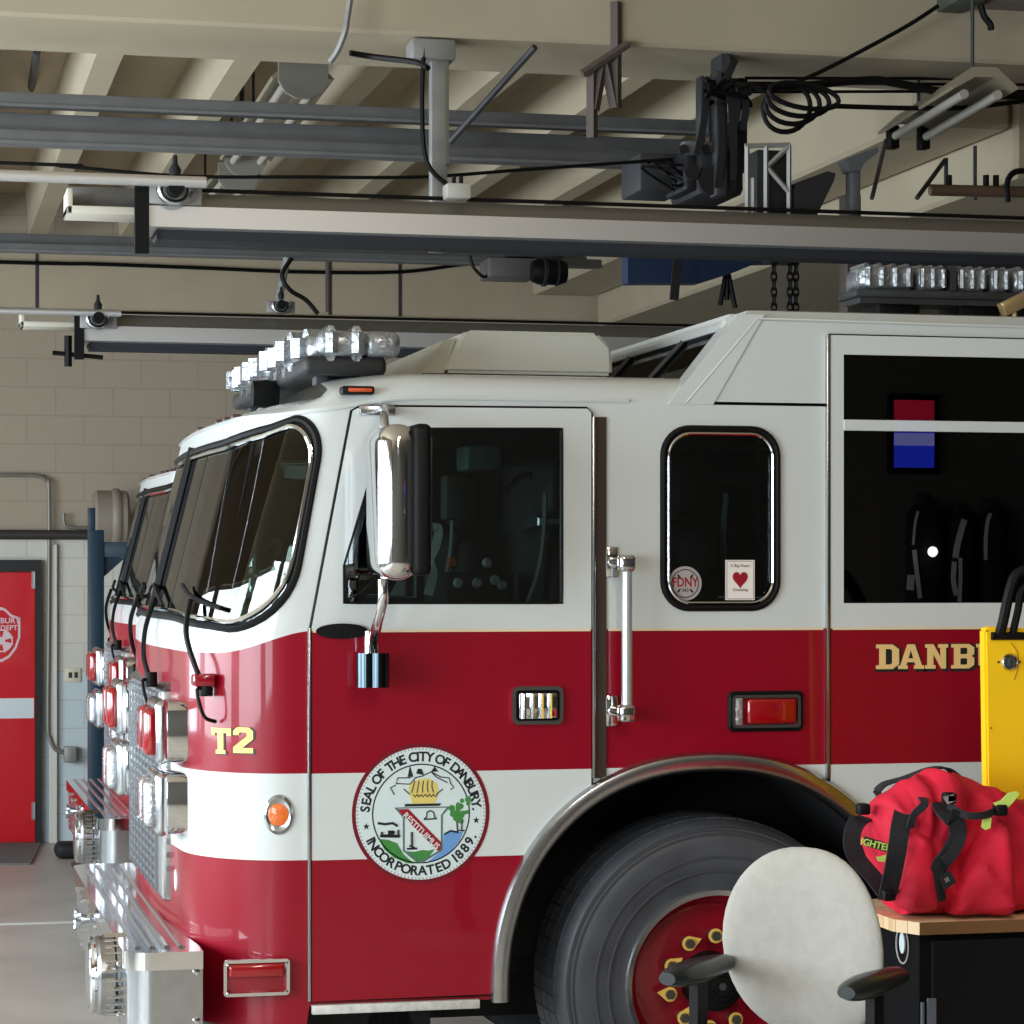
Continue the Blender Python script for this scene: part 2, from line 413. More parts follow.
# white trim post beside the door
p0, p1 = at(49, 540, Yd), at(57, 540, Yd)
bm = nb(); box(bm, p0.x, p1.x, Yd-.04, Yd-.002, 0, p0.z-.03, .004, 1); struct('trim_2', bm, M('trim_white', (214, 212, 204), .5))
bm = nb(); pa = at(0, 865, 0)
t1 = 2600*CH/(845-V0); t2 = 2600*CH/(865-V0)
def flo(u, v):
    t = 2600*CH/(v-V0); s = (u-512)/F; return ((SN+s*CS)*t, (CS-s*SN)*t-CD)
quadz(bm, [flo(-40, 865), flo(31, 865), flo(41, 844), flo(-30, 844)], .001, .012)
mt = obj('door_mat', bm, M('mat_grey', (104, 102, 100), .9, noise=.25, nscale=60)); tag(mt, 'grey floor mat in front of the red door', 'mat')
# conduit down the wall
g = thing('wall_conduit', 'thin grey conduit bending down the wall beside the red door to a junction box', 'conduit', (at(48, 600, Yd).x, Yd-.04, 0))
Yc = Yd-.05
pts = [at(-25, 475, Yc), at(20, 475, Yc), at(38, 476, Yc), at(46, 481, Yc), at(49, 492, Yc), at(49, 600, Yc), at(48, 720, Yc), at(50, 738, Yc), at(55, 749, Yc), at(64, 753, Yc)]
bm = nb(); tube(bm, smoothpts(pts, 4), .014, 8); obj('conduit_pipe', bm, M('conduit_grey', (128, 124, 114), .5, .3), g)
p = at(69, 755, Yc); bm = nb(); box(bm, p.x-.035, p.x+.05, Yd-.1, Yd-.01, p.z-.05, p.z+.06, .008); obj('junction_box', bm, galv, g)
o_ = at(73, 675, Yd); bm = nb(); box(bm, o_.x-.055, o_.x+.055, Yd-.012, Yd-.001, o_.z-.05, o_.z+.05, .006)
ou = obj('wall_outlet', bm, M('outlet_ivory', (214, 206, 182), .4)); tag(ou, 'ivory wall outlet plate on the lower block wall right of the red door', 'outlet')
for dx in (-.02, .02):
    bm = nb(); box(bm, o_.x+dx-.012, o_.x+dx+.012, Yd-.016, Yd-.011, o_.z-.02, o_.z+.02, .004); obj('socket', bm, darksteel, ou)
# short second conduit by the heater
bm = nb(); tube(bm, smoothpts([at(64, 513, Yc), at(64, 521, Yc), at(68, 527, Yc), at(88, 528, Yc)], 4), .012, 8); q = obj('bent_conduit', bm, MATS['conduit_grey']); tag(q, 'small L-shaped conduit on the wall left of the dark steel post', 'conduit')
# dark blue steel post with bracket
Yp = 8.9
g = thing('steel_post', 'dark blue-green steel post with a bracket arm behind the second truck', 'post', (at(95, 600, Yp).x, Yp, 0))
pm = M('post_paint', (26, 52, 68), .4)
a, b_ = at(88, 508, Yp), at(98, 508, Yp); zt = a.z
bm = nb(); box(bm, a.x, b_.x+.035, Yp-.06, Yp+.06, 0, at(95, 530, Yp).z, .006); box(bm, a.x, b_.x-.02, Yp-.05, Yp+.05, at(95, 531, Yp).z, zt, .004); obj('upright', bm, pm, g)
c1 = at(132, 550, Yp); bm = nb(); box(bm, a.x+.05, c1.x+.6, Yp-.05, Yp+.05, c1.z-.05, c1.z+.05, .006); obj('bracket_arm', bm, pm, g)
bm = plate([[(b_.x, at(0, 582, Yp).z), (b_.x+.17, at(0, 558, Yp).z), (b_.x, at(0, 556, Yp).z)]], Yp-.02, Yp+.02); obj('gusset', bm, pm, g, False)
bm = nb(); box(bm, a.x-.1, b_.x+.12, Yp-.14, Yp+.14, 0, .02); obj('base_plate', bm, pm, g)
# rounded grey heater on the wall
Yh = RY1-.45; p = at(108, 518, Yh)
g = thing('wall_horn', 'rounded beige wall unit on the block wall behind the second truck', 'heater', (p.x, RY1-.1, p.z-.2))
bm = nb(); lathe(bm, [(.0, -.12), (.17, -.12), (.19, -.1), (.19, .1), (.17, .12), (0, .12)], (p.x+.02, Yh, p.z), 'x', 32)
bmesh.ops.scale(bm, verts=bm.verts, vec=(1, 1, 1.0)); obj('housing', bm, M('unit_beige', (142, 132, 118), .5), g)
bm = nb(); lathe(bm, [(.19, -.0), (.205, .02), (.205, .05), (.19, .07)], (p.x+.02, Yh, p.z), 'x', 32); obj('rim', bm, MATS['unit_beige'], g)
bm = nb(); box(bm, p.x-.108, p.x-.095, Yh-.15, Yh-.08, p.z-.05, p.z+.05, .01); obj('vent', bm, darksteel, g)
bm = nb(); box(bm, p.x-.03, p.x+.07, Yh+.15, RY1-.005, p.z-.05, p.z+.05); obj('wall_bracket', bm, darksteel, g)
# portrait display on the wall behind the camera, mirrored in the rear cab window
vx = at(912, 445, -RY0)
def mir(u, v): # point on the front wall whose mirror image in the truck side is seen at (u, v)
    q_ = at(u, v, -RY0-.06); return Vector((q_.x, RY0+.06, q_.z))
a, b_ = mir(893, 400), mir(933, 468)
g = thing('wall_display', 'portrait display with a blue and red picture on the wall behind the camera', 'display', ((a.x+b_.x)/2, RY0+.02, b_.z))
bm = nb(); box(bm, a.x-.04, b_.x+.04, RY0+.001, RY0+.06, b_.z-.05, a.z+.05, .01); obj('bezel', bm, black, g)
bm = nb(); box(bm, a.x, b_.x, RY0+.058, RY0+.064, b_.z, a.z-.16); obj('screen', bm, M('screen_blue', (40, 60, 235), .3, emit=2), g, label='lit blue screen')
bm = nb(); box(bm, a.x, b_.x, RY0+.058, RY0+.064, a.z-.16, a.z); obj('screen', bm, M('screen_red', (200, 30, 60), .3, emit=1.5), g, label='lit red band of the screen')

b_2 = mir(933, 446)
bm = nb(); box(bm, a.x, b_.x, RY0+.06, RY0+.067, b_2.z, b_2.z+.1); obj('screen', bm, M('screen_pale', (150, 150, 235), .3, emit=2), g, label='lit pale blue band of the screen')
# turnout coats on hooks on the wall behind the camera (mirrored in the rear cab window)
coatm = M('coat_black', (16, 17, 22), .85, bump=.4, bscale=14); silver = M('coat_strip', (225, 228, 230), .5)
def coat(u0, u1, v0, v1, lab, strips):
    a, c = mir(u0, v0), mir(u1, v1); xm = (a.x+c.x)/2; w_ = abs(c.x-a.x); h_ = a.z-c.z
    g = thing('turnout_coat', lab, 'coat', (xm, RY0+.05, c.z))
    b = nb(); box(b, xm-w_/2, xm+w_/2, RY0+.02, RY0+.22, c.z, a.z-.1*h_, .09, 4)
    for v in b.verts: v.co.x = xm+(v.co.x-xm)*(1-.35*max(0, (v.co.z-(c.z+.75*h_))/(.25*h_)))
    obj('coat_body', b, coatm, g)
    b = nb(); box(b, xm-.05, xm+.05, RY0+.0, RY0+.1, a.z-.12*h_, a.z-.05*h_, .02); box(b, xm-.06, xm+.06, RY0-.003, RY0+.03, a.z-.2*h_, a.z-.02*h_, .005); obj('hook', b, darksteel, g)
    for pts, wd in strips:
        b = nb(); ribbon(b, smoothpts([mir(u, v)+Vector((0, .17, 0)) for u, v in pts], 4), wd, .006, (1, 0, 0)); obj('reflective_strip', b, silver, g)
coat(902, 940, 490, 625, 'black turnout coat with slim silver strips hanging left on the wall behind the camera', [([(909, 512), (906, 524), (904, 545)], .02), ([(905, 550), (908, 575), (911, 598)], .035), ([(902, 575), (901, 590)], .06)])
coat(943, 972, 500, 630, 'middle black turnout coat, with a broad silver strip, on the wall behind the camera', [([(955, 520), (952, 530), (948, 545), (946, 558)], .05), ([(951, 558), (951, 580), (950, 602)], .03), ([(945, 562), (944, 580), (947, 595)], .04)])
coat(974, 1003, 495, 630, 'rightmost-mirrored black turnout coat with one narrow silver strip, behind the camera', [([(981, 514), (978, 522), (976, 540), (976, 560)], .03)])
q = mir(920, 552); g = thing('wall_lamp', 'small lit oval lamp between the coats behind the camera', 'lamp', (q.x, RY0+.3, q.z))
b = nb(); lathe(b, [(0, .0), (.042, .0), (.036, .02), (0, .02)], (q.x, RY0+.3, q.z), 'y', 20); obj('lamp_face', b, M('lamp_lit', (255, 255, 250), .3, emit=12), g)
b = nb(); tube(b, [(q.x, RY0+.0, q.z-.02), (q.x, RY0+.29, q.z)], .015, 6); obj('lamp_arm', b, darksteel, g)
# ================================================================== OVERHEAD
def rail(name, label, Y, u0, v0, vband, vb, x1, u_bar):
    "aluminium exhaust rail: hooded channel with a bright flange, dark rubber seal below, end plate"
    a = at(u0, v0, Y); zb = at(u0, vb, Y).z; zm = at(u0, vband, Y).z; z0 = a.z; x0 = a.x
    g = thing(name, label, 'rail', ((x0+x1)/2, Y, zb))
    w = .12; e = .012
    def prism(prof, xa, xb):
        b = nb(); A = [b.verts.new((xa, Y+p[0], p[1])) for p in prof]; Bq = [b.verts.new((xb, Y+p[0], p[1])) for p in prof]
        n = len(prof)
        for i in range(n): b.faces.new((A[i], A[(i+1) % n], Bq[(i+1) % n], Bq[i]))
        b.faces.new(A[::-1]); b.faces.new(Bq); bmesh.ops.recalc_face_normals(b, faces=b.faces); return b
    obj('rail_hood', prism([(.05, z0), (.16, z0), (.25, zm), (0, zm)], x0+.03, x1), aludull, g, False)
    h = zm-zb
    obj('rail_flange', prism([(-.012, zm+.002), (.26, zm+.002), (.26, zm-.6*h), (.225, zm-.68*h), (.02, zm-.68*h), (-.012, zm-.6*h)], x0+.03, x1), alu, g, False)
    obj('rubber_seal', prism([(.01, zm-.66*h), (.24, zm-.66*h), (.2, zm-.8*h), (.10, zb), (.01, zb+.006)], x0+.06, x1), M('seal_dark', (30, 32, 40), .7), g, False)
    b = nb(); box(b, x0-.02, x0+.03, Y-.03, Y+.0, zb-.05, z0+.01); box(b, x0+.0, x0+.03, Y, Y+.26, zb+.02, z0); obj('end_plate', b, black, g, False)
    b = nb(); tube(b, [(x0+.03, Y+.04, z0+.012), (x1, Y+.04, z0+.012)], .008, 6); obj('cable', b, black, g)
    return g, x0, z0, zm
g, x0, z0, zm = rail('exhaust_rail', 'long silver exhaust rail closest to the viewer, over the front truck', 1.3, 140, 190, 206, 240, 9, 0)
b = nb(); p = at(120, 208, 1.35); box(b, at(66, 205, 1.35).x, x0, 1.3, 1.5, at(70, 215, 1.35).z, at(70, 207, 1.35).z, .004); box(b, at(66, 205, 1.35).x, at(72, 205, 1.35).x, 1.3, 1.5, at(70, 215, 1.35).z, at(70, 190, 1.35).z, .004)
obj('white_arm', b, M('arm_white', (205, 200, 185), .5), g)
b = nb(); box(b, at(68, 205, 1.45).x, x0, 1.5, 1.56, at(70, 206, 1.45).z, at(70, 184, 1.45).z, .004); obj('side_channel', b, track, g)
g2, x2, z2, zm2 = rail('exhaust_rail', 'silver exhaust rail farther back, over the second truck', 5.7, 78, 313, 326, 350, 9, 0)
b = nb(); box(b, at(20, 325, 5.75).x, x2, 5.7, 5.9, at(70, 328, 5.75).z, at(70, 323, 5.75).z, .004); box(b, at(20, 325, 5.75).x, at(24, 325, 5.75).x, 5.7, 5.9, at(70, 328, 5.75).z, at(70, 313, 5.75).z, .004)
obj('white_arm', b, MATS['arm_white'], g2)
b = nb(); p = at(72, 355, 5.7); tube(b, [p+Vector((-.1, 0, .01)), p+Vector((.16, 0, -.01))], .012, 8); tube(b, [p+Vector((-.02, 0, .1)), p+Vector((-.02, 0, -.06))], .02, 8); obj('cross_handle', b, black, g2)
# trolley clamps on the rails
def clamp(u, v, Y, lab, s=1):
    p = at(u, v, Y); g = thing('rail_clamp', lab, 'clamp', (p.x, Y, p.z-.05*s), 'clamps on the exhaust rails' if 0 else None)
    b = nb(); pts = [p+Vector((.055*s*math.cos(R(t)), 0, .05*s*math.sin(R(t)))) for t in range(150, 391, 20)]
    tube(b, pts, .012*s, 8); obj('hook', b, chromer, g)
    b = nb(); lathe(b, [(0, -.05), (.028*s, -.05), (.028*s, .03), (0, .03)], p, 'y', 20); obj('roller', b, black, g)
    b = nb(); lathe(b, [(0, 0), (.018*s, .0), (.022*s, .03*s), (.01*s, .05*s), (.008*s, .08*s), (0, .08*s)], p+Vector((0, 0, .04*s)), 'z', 12); obj('bolt', b, blackr, g)
    b = nb(); box(b, p.x-.09*s, p.x+.1*s, Y+.03, Y+.05, p.z-.05*s, p.z+.03*s, .004); obj('backing_plate', b, galv, g)
clamp(175, 189, 1.24, 'steel hook clamp near the open end of the nearer exhaust rail')
clamp(98, 318, 5.62, 'small hook clamp on the open end of the farther exhaust rail')
clamp(281, 305, 5.72, 'small clamp on the farther exhaust rail above the front light bar', .8)
b = nb(); p = at(457, 190, 1.3); box(b, p.x-.045, p.x+.045, 1.26, 1.35, p.z-.035, p.z+.02, .006); cb_ = obj('clamp_block', b, M('pale_block', (178, 176, 168), .5)); tag(cb_, 'pale clamp block where the square post meets the nearer exhaust rail', 'clamp')
for dx in (-.012, .015): b = nb(); tube(b, [(p.x+dx, 1.3, p.z+.02), (p.x+dx, 1.3, p.z+.05)], .008, 8); obj('bolt', b, black, cb_)
# bright round pipes ahead of each rail
for (u0, ua, va, vb, Y, r, lab) in ((-60, 206, 176, 184, 1.2, .02, 'bright round pipe lying just above the open end of the nearer rail'), (-60, 121, 311, 316, 5.6, .018, 'thin bright round pipe above the open end of the farther rail')):
    a = at(u0, va, Y); q = at(ua, vb, Y); z = (at(20, va, Y).z)
    b = nb(); tube(b, [(RX0+.01, Y, z), (q.x, Y, z)], r, 14); o = obj('round_pipe', b, alu); tag(o, lab, 'pipe')
# door tracks: bars running along the room
def bar(u1, v, Y, h, lab, name='door_track', x0=RX0+.01, m=track, d=.06):
    z = at(300, v, Y).z; x1 = X(u1, Y)
    b = nb(); box(b, x0, x1, Y-d/2, Y+d/2, z-h/2, z+h/2, .006); box(b, x0, x1, Y-d/2-.012, Y-d/2+.002, z-h/2, z-h/2+.012); o = obj(name, b, m); tag(o, lab, 'door track'); return o
bar(712, 112, 2.9, .062, 'topmost of the three grey door tracks near the ceiling')
bar(690, 134, 2.95, .075, 'middle one of the three grey door tracks near the ceiling')
bar(718, 149, 2.9, .06, 'lowest of the three grey door tracks near the ceiling', d=.1)
bar(585, 247, 7.1, .055, 'upper grey door track on the back of the room below the nearer silver rail')
bar(600, 256, 7.0, .05, 'lower grey door track on the back of the room below the nearer silver rail', d=.09)
# square post from the beam down to the near rail
Yq = 2.32; p0, p1 = at(438, 38, Yq), at(438, 190, Yq); w = .032
g = thing('hanger_post', 'tall pale square post hanging from the ceiling beam to the nearer rail', 'hanger', (p1.x, Yq, p1.z))
b = nb(); box(b, p0.x-w, p0.x+w, Yq-w, Yq+w, z0-.03, 4.03, .004); obj('square_tube', b, galv, g)
b = nb(); box(b, p0.x+.02, p0.x+.035, Yq-w-.02, Yq-w, p1.z+.1, 4.0); obj('edge_angle', b, aludull, g)
b = nb(); pp = at(428, 60, Yq-.1); box(b, p0.x-.12, p0.x+.06, Yq-.07, Yq+.07, 3.96, 4.045, .01); obj('top_bracket', b, galv, g)
b = nb(); tube(b, smoothpts([p0+Vector((-.07, -.06, -.05)), p0+Vector((-.08, -.07, -.3)), p1+Vector((-.06, -.07, .1)), p1+Vector((.04, -.07, 0.0))], 5), .01, 6); obj('cable', b, black, g)
b = nb(); box(b, p1.x-.03, p1.x+.03, 1.57, Yq+.05, z0-.06, z0-.03, .004); obj('foot_plate', b, galv, g)

def rod(name, pts, r, lab, cat, m=darksteel, seg=8, sm=0):
    b = nb(); tube(b, smoothpts(pts, sm) if sm else pts, r, seg); o = obj(name, b, m); tag(o, lab, cat); return o
# pair of crossed hanger legs
g = thing('hanger_bracket', 'dark V-shaped hanger bracket under the ceiling beam, centre of the photo', 'hanger', (at(610, 130, 2.4).x, 2.4, at(610, 130, 2.4).z))
for pts in ([at(616, 2, 2.22), at(616, 108, 2.22)], [at(592, 70, 2.22), at(592, 138, 2.22)], [at(603, 60, 2.22), at(594, 110, 2.22)], [at(605, 60, 2.22), at(615, 108, 2.22)]):
    b = nb(); tube(b, [p + Vector((0, 0, 0)) for p in pts], .024, 4); obj('hanger_leg', b, MATS.get('rust_steel') or M('rust_steel', (82, 72, 66), .7), g)
b = nb(); tube(b, [at(582, 74, 2.2), at(628, 44, 2.2)], .02, 6); obj('top_angle', b, MATS['rust_steel'], g)
# small hangers
rod('hanger_rod', [at(152+135, 258, 6.9), at(277, 308, 6.9)], .022, 'short steel hanger above the farther rail, left of the dark brown rod', 'hanger', galv)
rod('hanger_rod', [at(328, 262, 9.5), at(328, 312, 9.5)], .018, 'dark brown rod hanging above the farther exhaust rail', 'hanger', MATS['rust_steel'])
rod('brace_rod', [atz(535, 47, 4.02), at(450, 142, 2.7)], .014, 'thin diagonal brace rod right of the square post', 'brace', darksteel)
rod('hanger_rod', [at(218, 76, 5.5), at(218, 128, 5.5)], .012, 'thin dark rod beside the left fluorescent fixture', 'hanger')
rod('hanger_rod', [at(242, 60, 5.5), at(242, 128, 5.5)], .012, 'thin dark rod touching the left fluorescent fixture end', 'hanger')
rod('hanger_rod', [atz(37, 51, 4.3), at(28, 110, 8.4)], .02, 'dark sloping rod under the ceiling near the left edge', 'hanger')
# cables
def wire(pts, r, lab, m=black): return rod('cable', pts, r, lab, 'cable', m, 6, 6)
wire([(RX0+.02, 2.6, at(-20, 162, 2.6).z), at(-20, 162, 2.6), at(60, 166, 2.6), at(180, 176, 2.6), at(300, 177, 2.6), at(420, 177, 2.6), at(520, 170, 2.6), at(620, 163, 2.6), at(690, 158, 2.6)], .008, 'long thin black cable sagging below the three door tracks')
wire([at(350, 53, 2.0), at(375, 57, 2.0), at(415, 62, 1.8), at(428, 68, 1.7)], .012, 'short black cable from the beam to the square post')
wire([at(350, 0, 2.12), at(347, 20, 2.12), at(345, 32, 2.12), at(338, 50, 2.14), at(330, 62, 2.16)], .014, 'thin conduit curling down the ceiling beam', galv)
wire([(RX0+.02, 10.33, at(-10, 262, 10.33).z), at(-10, 262, 10.33), at(90, 264, 10.33), at(200, 268, 10.33), at(300, 272, 10.33), at(400, 272, 10.33), at(470, 264, 10.33), at(520, 266, 10.33)], .014, 'dark cable sagging along the back lintel')
wire([at(292, 258, 5.78), at(282, 275, 5.78), at(290, 290, 5.78), at(306, 300, 5.78), at(318, 314, 5.78)], .013, 'looped black cable above the farther rail')
for (v0_, v1_, lab) in ((78, 78, 'upper'), (83, 84, 'second'), (92, 90, 'third')):
    rod('cable', [at(745, v0_, 2.6), at(1060, v1_+1, 2.6)], .007, 'thin straight black cable at the upper right, %s of three' % lab, 'cable', black, 6)
wire([at(750, 88, 2.2), at(800, 86, 2.2), at(870, 80, 2.2), at(900, 84, 2.2), at(960, 94, 2.2), at(1050, 96, 2.2)], .018, 'thick black cable arching to the right fluorescent fixture')
wire([at(832, 106, 2.2), at(900, 108, 2.2), at(960, 108, 2.2), at(1000, 104, 2.2), at(1050, 98, 2.2)], .011, 'black cable sagging right from the cable coil')
wire([at(938, 6, 2.1), at(900, 30, 2.1), at(820, 72, 2.1), at(770, 92, 2.1)], .01, 'diagonal grey cable at the upper right')
# cable coil hanging
b = nb(); base = at(797, 97, 2.1)
for k in range(4):
    pts = []
    for t in range(0, 360, 15):
        a = R(t); pts.append(base+Vector(((.15-.016*k)*math.cos(a)-.018*k+.02, .02*k-.03, (.05+.016*k)*math.sin(a)-.014*k+.03*math.cos(a)*(-.5+.3*k))))
    tube(b, pts, .011, 8, True)
tube(b, smoothpts([base+Vector((-.15, 0, .02)), base+Vector((-.2, 0, .04)), base+Vector((-.26, 0, .02))], 5), .012, 8)
o = obj('cable_coil', b, black); tag(o, 'coil of black cable hanging under the ceiling beam', 'cable')
# fluorescent fixtures
def fixture(un, vn, uf, vf, z, lab, caps):
    a = atz(un, vn, z); c = atz(uf, vf, z); d = (c-a); L = d.length; d.normalize(); s = d.cross(Vector((0, 0, 1)))
    g = thing('fluorescent_fixture', lab, 'light fixture', (a+c)/2)
    def sweep(prof, off0, off1, m, nm):
        b = nb(); A = [b.verts.new(a+d*off0+s*p[0]+Vector((0, 0, p[1]))) for p in prof]; B = [b.verts.new(a+d*off1+s*p[0]+Vector((0, 0, p[1]))) for p in prof]; n = len(prof)
        for i in range(n): b.faces.new((A[i], A[(i+1) % n], B[(i+1) % n], B[i]))
        b.faces.new(A[::-1]); b.faces.new(B); bmesh.ops.recalc_face_normals(b, faces=b.faces); obj(nm, b, m, g, False)
    sweep([(-.14, .02), (-.05, .1), (.05, .1), (.14, .02), (.13, .01), (.04, .06), (-.04, .06), (-.13, .01)], 0, L, M('reflector', (150, 142, 122), .4, .3), 'reflector')
    for sx in (-.07, .07):
        b = nb(); tube(b, [a+d*.05+s*sx, c-d*.05+s*sx], .019, 12); obj('tube_lamp', b, MATS.get('tube_glass') or M('tube_glass', (160, 156, 145), .35), g)
    if caps:
        for off0 in (-.02, L-.01):
            sweep([(-.11, .09), (.11, .09), (.11, .0), (.08, -.05), (.03, -.075), (-.03, -.075), (-.08, -.05), (-.11, .0)], off0, off0+.03, M('cap_grey', (128, 124, 116), .5), 'end_cap')
    else:
        for sx in (-.07, .07):
            b = nb(); q = c+s*sx; box(b, q.x-.022, q.x+.022, q.y-.03, q.y+.03, q.z-.05, q.z+.05, .004); obj('socket', b, black, g)
    for f_ in (.15, .85):
        q = a+d*L*f_; b = nb(); tube(b, [(q.x, q.y, q.z+.09), (q.x, q.y, ZS)], .008, 6); obj('hanger_wire', b, darksteel, g)
fixture(303, 82, 246, 163, 4.05, 'grey end-capped fluorescent fixture under the ceiling at left of the square post', True)
fixture(238, 180, 200, 222, 4.05, 'farther fluorescent fixture half hidden behind the nearer exhaust rail', True)
fixture(985, 92, 908, 138, 3.82, 'two-tube fluorescent fixture at the upper right', False)
# door opener machine: motor box, chain wheel, bracket plates
Ym = 2.4; p = at(715, 160, Ym)
g = thing('door_opener', 'dark door opener machine with hanging straps beside the pale lattice bracket', 'machine', (p.x, Ym, at(0, 195, Ym).z))
def pbox(u0, u1, v0, v1, Y0, Y1, name, m, bev=.01):
    a, q = at(u0, v0, Y0), at(u1, v1, Y0); b = nb(); box(b, a.x, q.x, Y0, Y1, q.z, a.z, bev); return obj(name, b, m, g)
dk = M('machine_dark', (30, 30, 34), .6, .2)
pbox(640, 686, 152, 192, 2.6, 2.9, 'motor_box', darksteel)
pbox(686, 700, 150, 190, 2.4, 2.7, 'gearbox', dk)
pbox(700, 745, 145, 196, 2.35, 2.8, 'housing', dk, .03)
pbox(716, 728, 70, 196, 2.3, 2.4, 'mounting_post', darksteel)
pbox(700, 706, 75, 150, 2.35, 2.42, 'mounting_post', darksteel)
pbox(706, 715, 88, 130, 2.45, 2.55, 'plate', galv)
pbox(732, 748, 120, 172, 2.38, 2.5, 'control_box', dk)
pbox(684, 716, 140, 154, 2.35, 2.42, 'shelf_plate', track)
for (u, v, rr) in ((684, 149, .02), (706, 149, .02), (725, 185, .05), (712, 180, .06), (693, 172, .035)):
    q = at(u, v, 2.33); b = nb(); lathe(b, [(0, 0), (rr, 0), (rr, .03), (rr*.4, .03), (rr*.4, .05), (0, .05)], q, 'y', 20); obj('sprocket', b, dk, g)
for (u0, v0_, u1, v1_) in ((706, 82, 697, 155), (728, 76, 733, 180), (738, 84, 728, 150), (744, 90, 742, 130), (720, 100, 718, 188), (735, 60, 712, 95)):
    b = nb(); ribbon(b, smoothpts([at(u0, v0_, 2.3), at((u0+u1)/2+3, (v0_+v1_)/2, 2.28), at(u1, v1_, 2.3)], 5), .03, .006, (1, 0, 0)); obj('strap', b, dk, g)
b = nb()
for i in range(14):
    q = [at(rnd.uniform(704, 752), rnd.uniform(78, 110), 2.35+rnd.uniform(-.1, .1)) for _ in range(4)]; tube(b, smoothpts(q, 5), .009, 6)
obj('wire_tangle', b, black, g)
b = nb()
for i in range(8):
    q = [at(rnd.uniform(640, 690), rnd.uniform(158, 192), 2.5+rnd.uniform(-.1, .1)) for _ in range(3)]; tube(b, smoothpts(q, 5), .006, 6)
obj('wire_tangle', b, black, g)
b = nb(); box(b, at(718, 70, 2.35).x, at(726, 70, 2.35).x, 2.3, 2.45, at(0, 72, 2.35).z, 4.06); obj('ceiling_post', b, darksteel, g)
# lattice bracket
g = thing('lattice_bracket', 'pale steel lattice bracket standing on the nearer rail beside the dark opener', 'bracket', (at(770, 195, 1.42).x, 1.42, z0))
lat = M('lattice_paint', (150, 150, 148), .5, .3)
for q in (((747, 146), (747, 196)), ((766, 146), (766, 196)), ((789, 145), (789, 196)), ((745, 146), (790, 145)), ((768, 166), (788, 147)), ((768, 168), (789, 192)), ((753, 178), (753, 196))):
    A1, A2 = at(q[0][0], q[0][1], 1.42), at(q[1][0], q[1][1], 1.42); A2.z = z0 if q[1][1] == 196 else A2.z; b = nb(); tube(b, [A1, A2], .010, 4); obj('lattice_bar', b, lat, g, False)
b = nb(); a = at(755, 150, 1.46); q = at(787, 196, 1.46); box(b, a.x, q.x, 1.44, 1.6, z0+.001, a.z, .01); obj('backing_box', b, dk, g)
# dark wedge + T bracket
g = thing('angled_housing', 'dark angled housing right of the pale lattice bracket', 'bracket', (at(812, 190, 2.6).x, 2.6, at(812, 196, 2.6).z))
b = plate([[xz(795, 190, 1.4), xz(798, 182, 1.4), xz(826, 172, 1.4), xz(834, 174, 1.4), xz(832, 182, 1.4), (X(815, 1.4), z0), (X(795, 1.4), z0)]], 1.38, 1.52); obj('body', b, dk, g, False)
g = thing('tee_bracket', 'grey T-headed post rising from the nearer rail at the right', 'bracket', (at(853, 200, 1.42).x, 1.42, z0))
b = nb(); a = at(848, 165, 1.42); q = at(858, 200, 1.42); box(b, a.x, q.x, 1.39, 1.45, z0, a.z, .004); obj('post', b, M('tee_grey', (92, 94, 100), .5, .4), g)
b = plate([[xz(843, 160, 1.4), xz(875, 148, 1.4), xz(876, 153, 1.4), xz(862, 164, 1.4), xz(858, 172, 1.4), xz(848, 172, 1.4)]], 1.37, 1.46); obj('head', b, MATS['tee_grey'], g, False)
rod('hanger_rod', [atz(886, 140, 3.9), at(872, 198, 2.5)], .01, 'thin slanted rod right of the T-headed post', 'hanger')
rod('hanger_rod', [at(945, 160, 2.5), at(917, 198, 2.2)], .01, 'thin diagonal rod leaning left above the nearer rail at right', 'hanger')
rod('hanger_rod', [at(946, 158, 2.5), at(946, 192, 2.5)], .01, 'short upright rod at the right above the nearer rail', 'hanger')
rod('hanger_rod', [at(975, 146, 2.5), at(975, 200, 2.5)], .009, 'long thin upright rod at the right above the nearer rail', 'hanger')
g = thing('pipe_manifold', 'brown pipe manifold with black valve at the right, on top of the nearer rail', 'pipe', (at(985, 196, 2.3).x, 2.3, at(985, 199, 2.3).z))
b = nb(); tube(b, [at(930, 190, 2.3), at(1060, 193, 2.3)], .025, 12); obj('pipe', b, M('pipe_brown', (110, 88, 70), .6), g)
b = nb(); tube(b, smoothpts([at(1008, 202, 2.2), at(1007, 185, 2.2), at(1011, 175, 2.2), at(1020, 171, 2.2), at(1045, 171, 2.2)], 5), .013, 8); obj('bent_hose', b, black, g)
for u in (949, 986, 996):
    b = nb(); q = at(u, 187, 2.3); tube(b, [q, q+Vector((0, 0, .05))], .014, 8); obj('valve', b, black, g)
# T post supporting the rail and hoist chains
g = thing('upright_channel', 'dark upright channel behind the rear light bar', 'post', (at(850, 300, 2.2).x, 2.2, at(850, 306, 2.2).z))
b = nb(); a = at(843, 244, 2.2); q = at(857, 306, 2.2); box(b, a.x, q.x, 2.15, 2.25, q.z-.15, a.z+.2, .004); obj('channel', b, M('brown_steel', (72, 64, 58), .6, .3), g)
b = nb(); tube(b, [at(876, 246, 2.2), at(858, 268, 2.2)], .008, 6); obj('brace', b, MATS['brown_steel'], g)
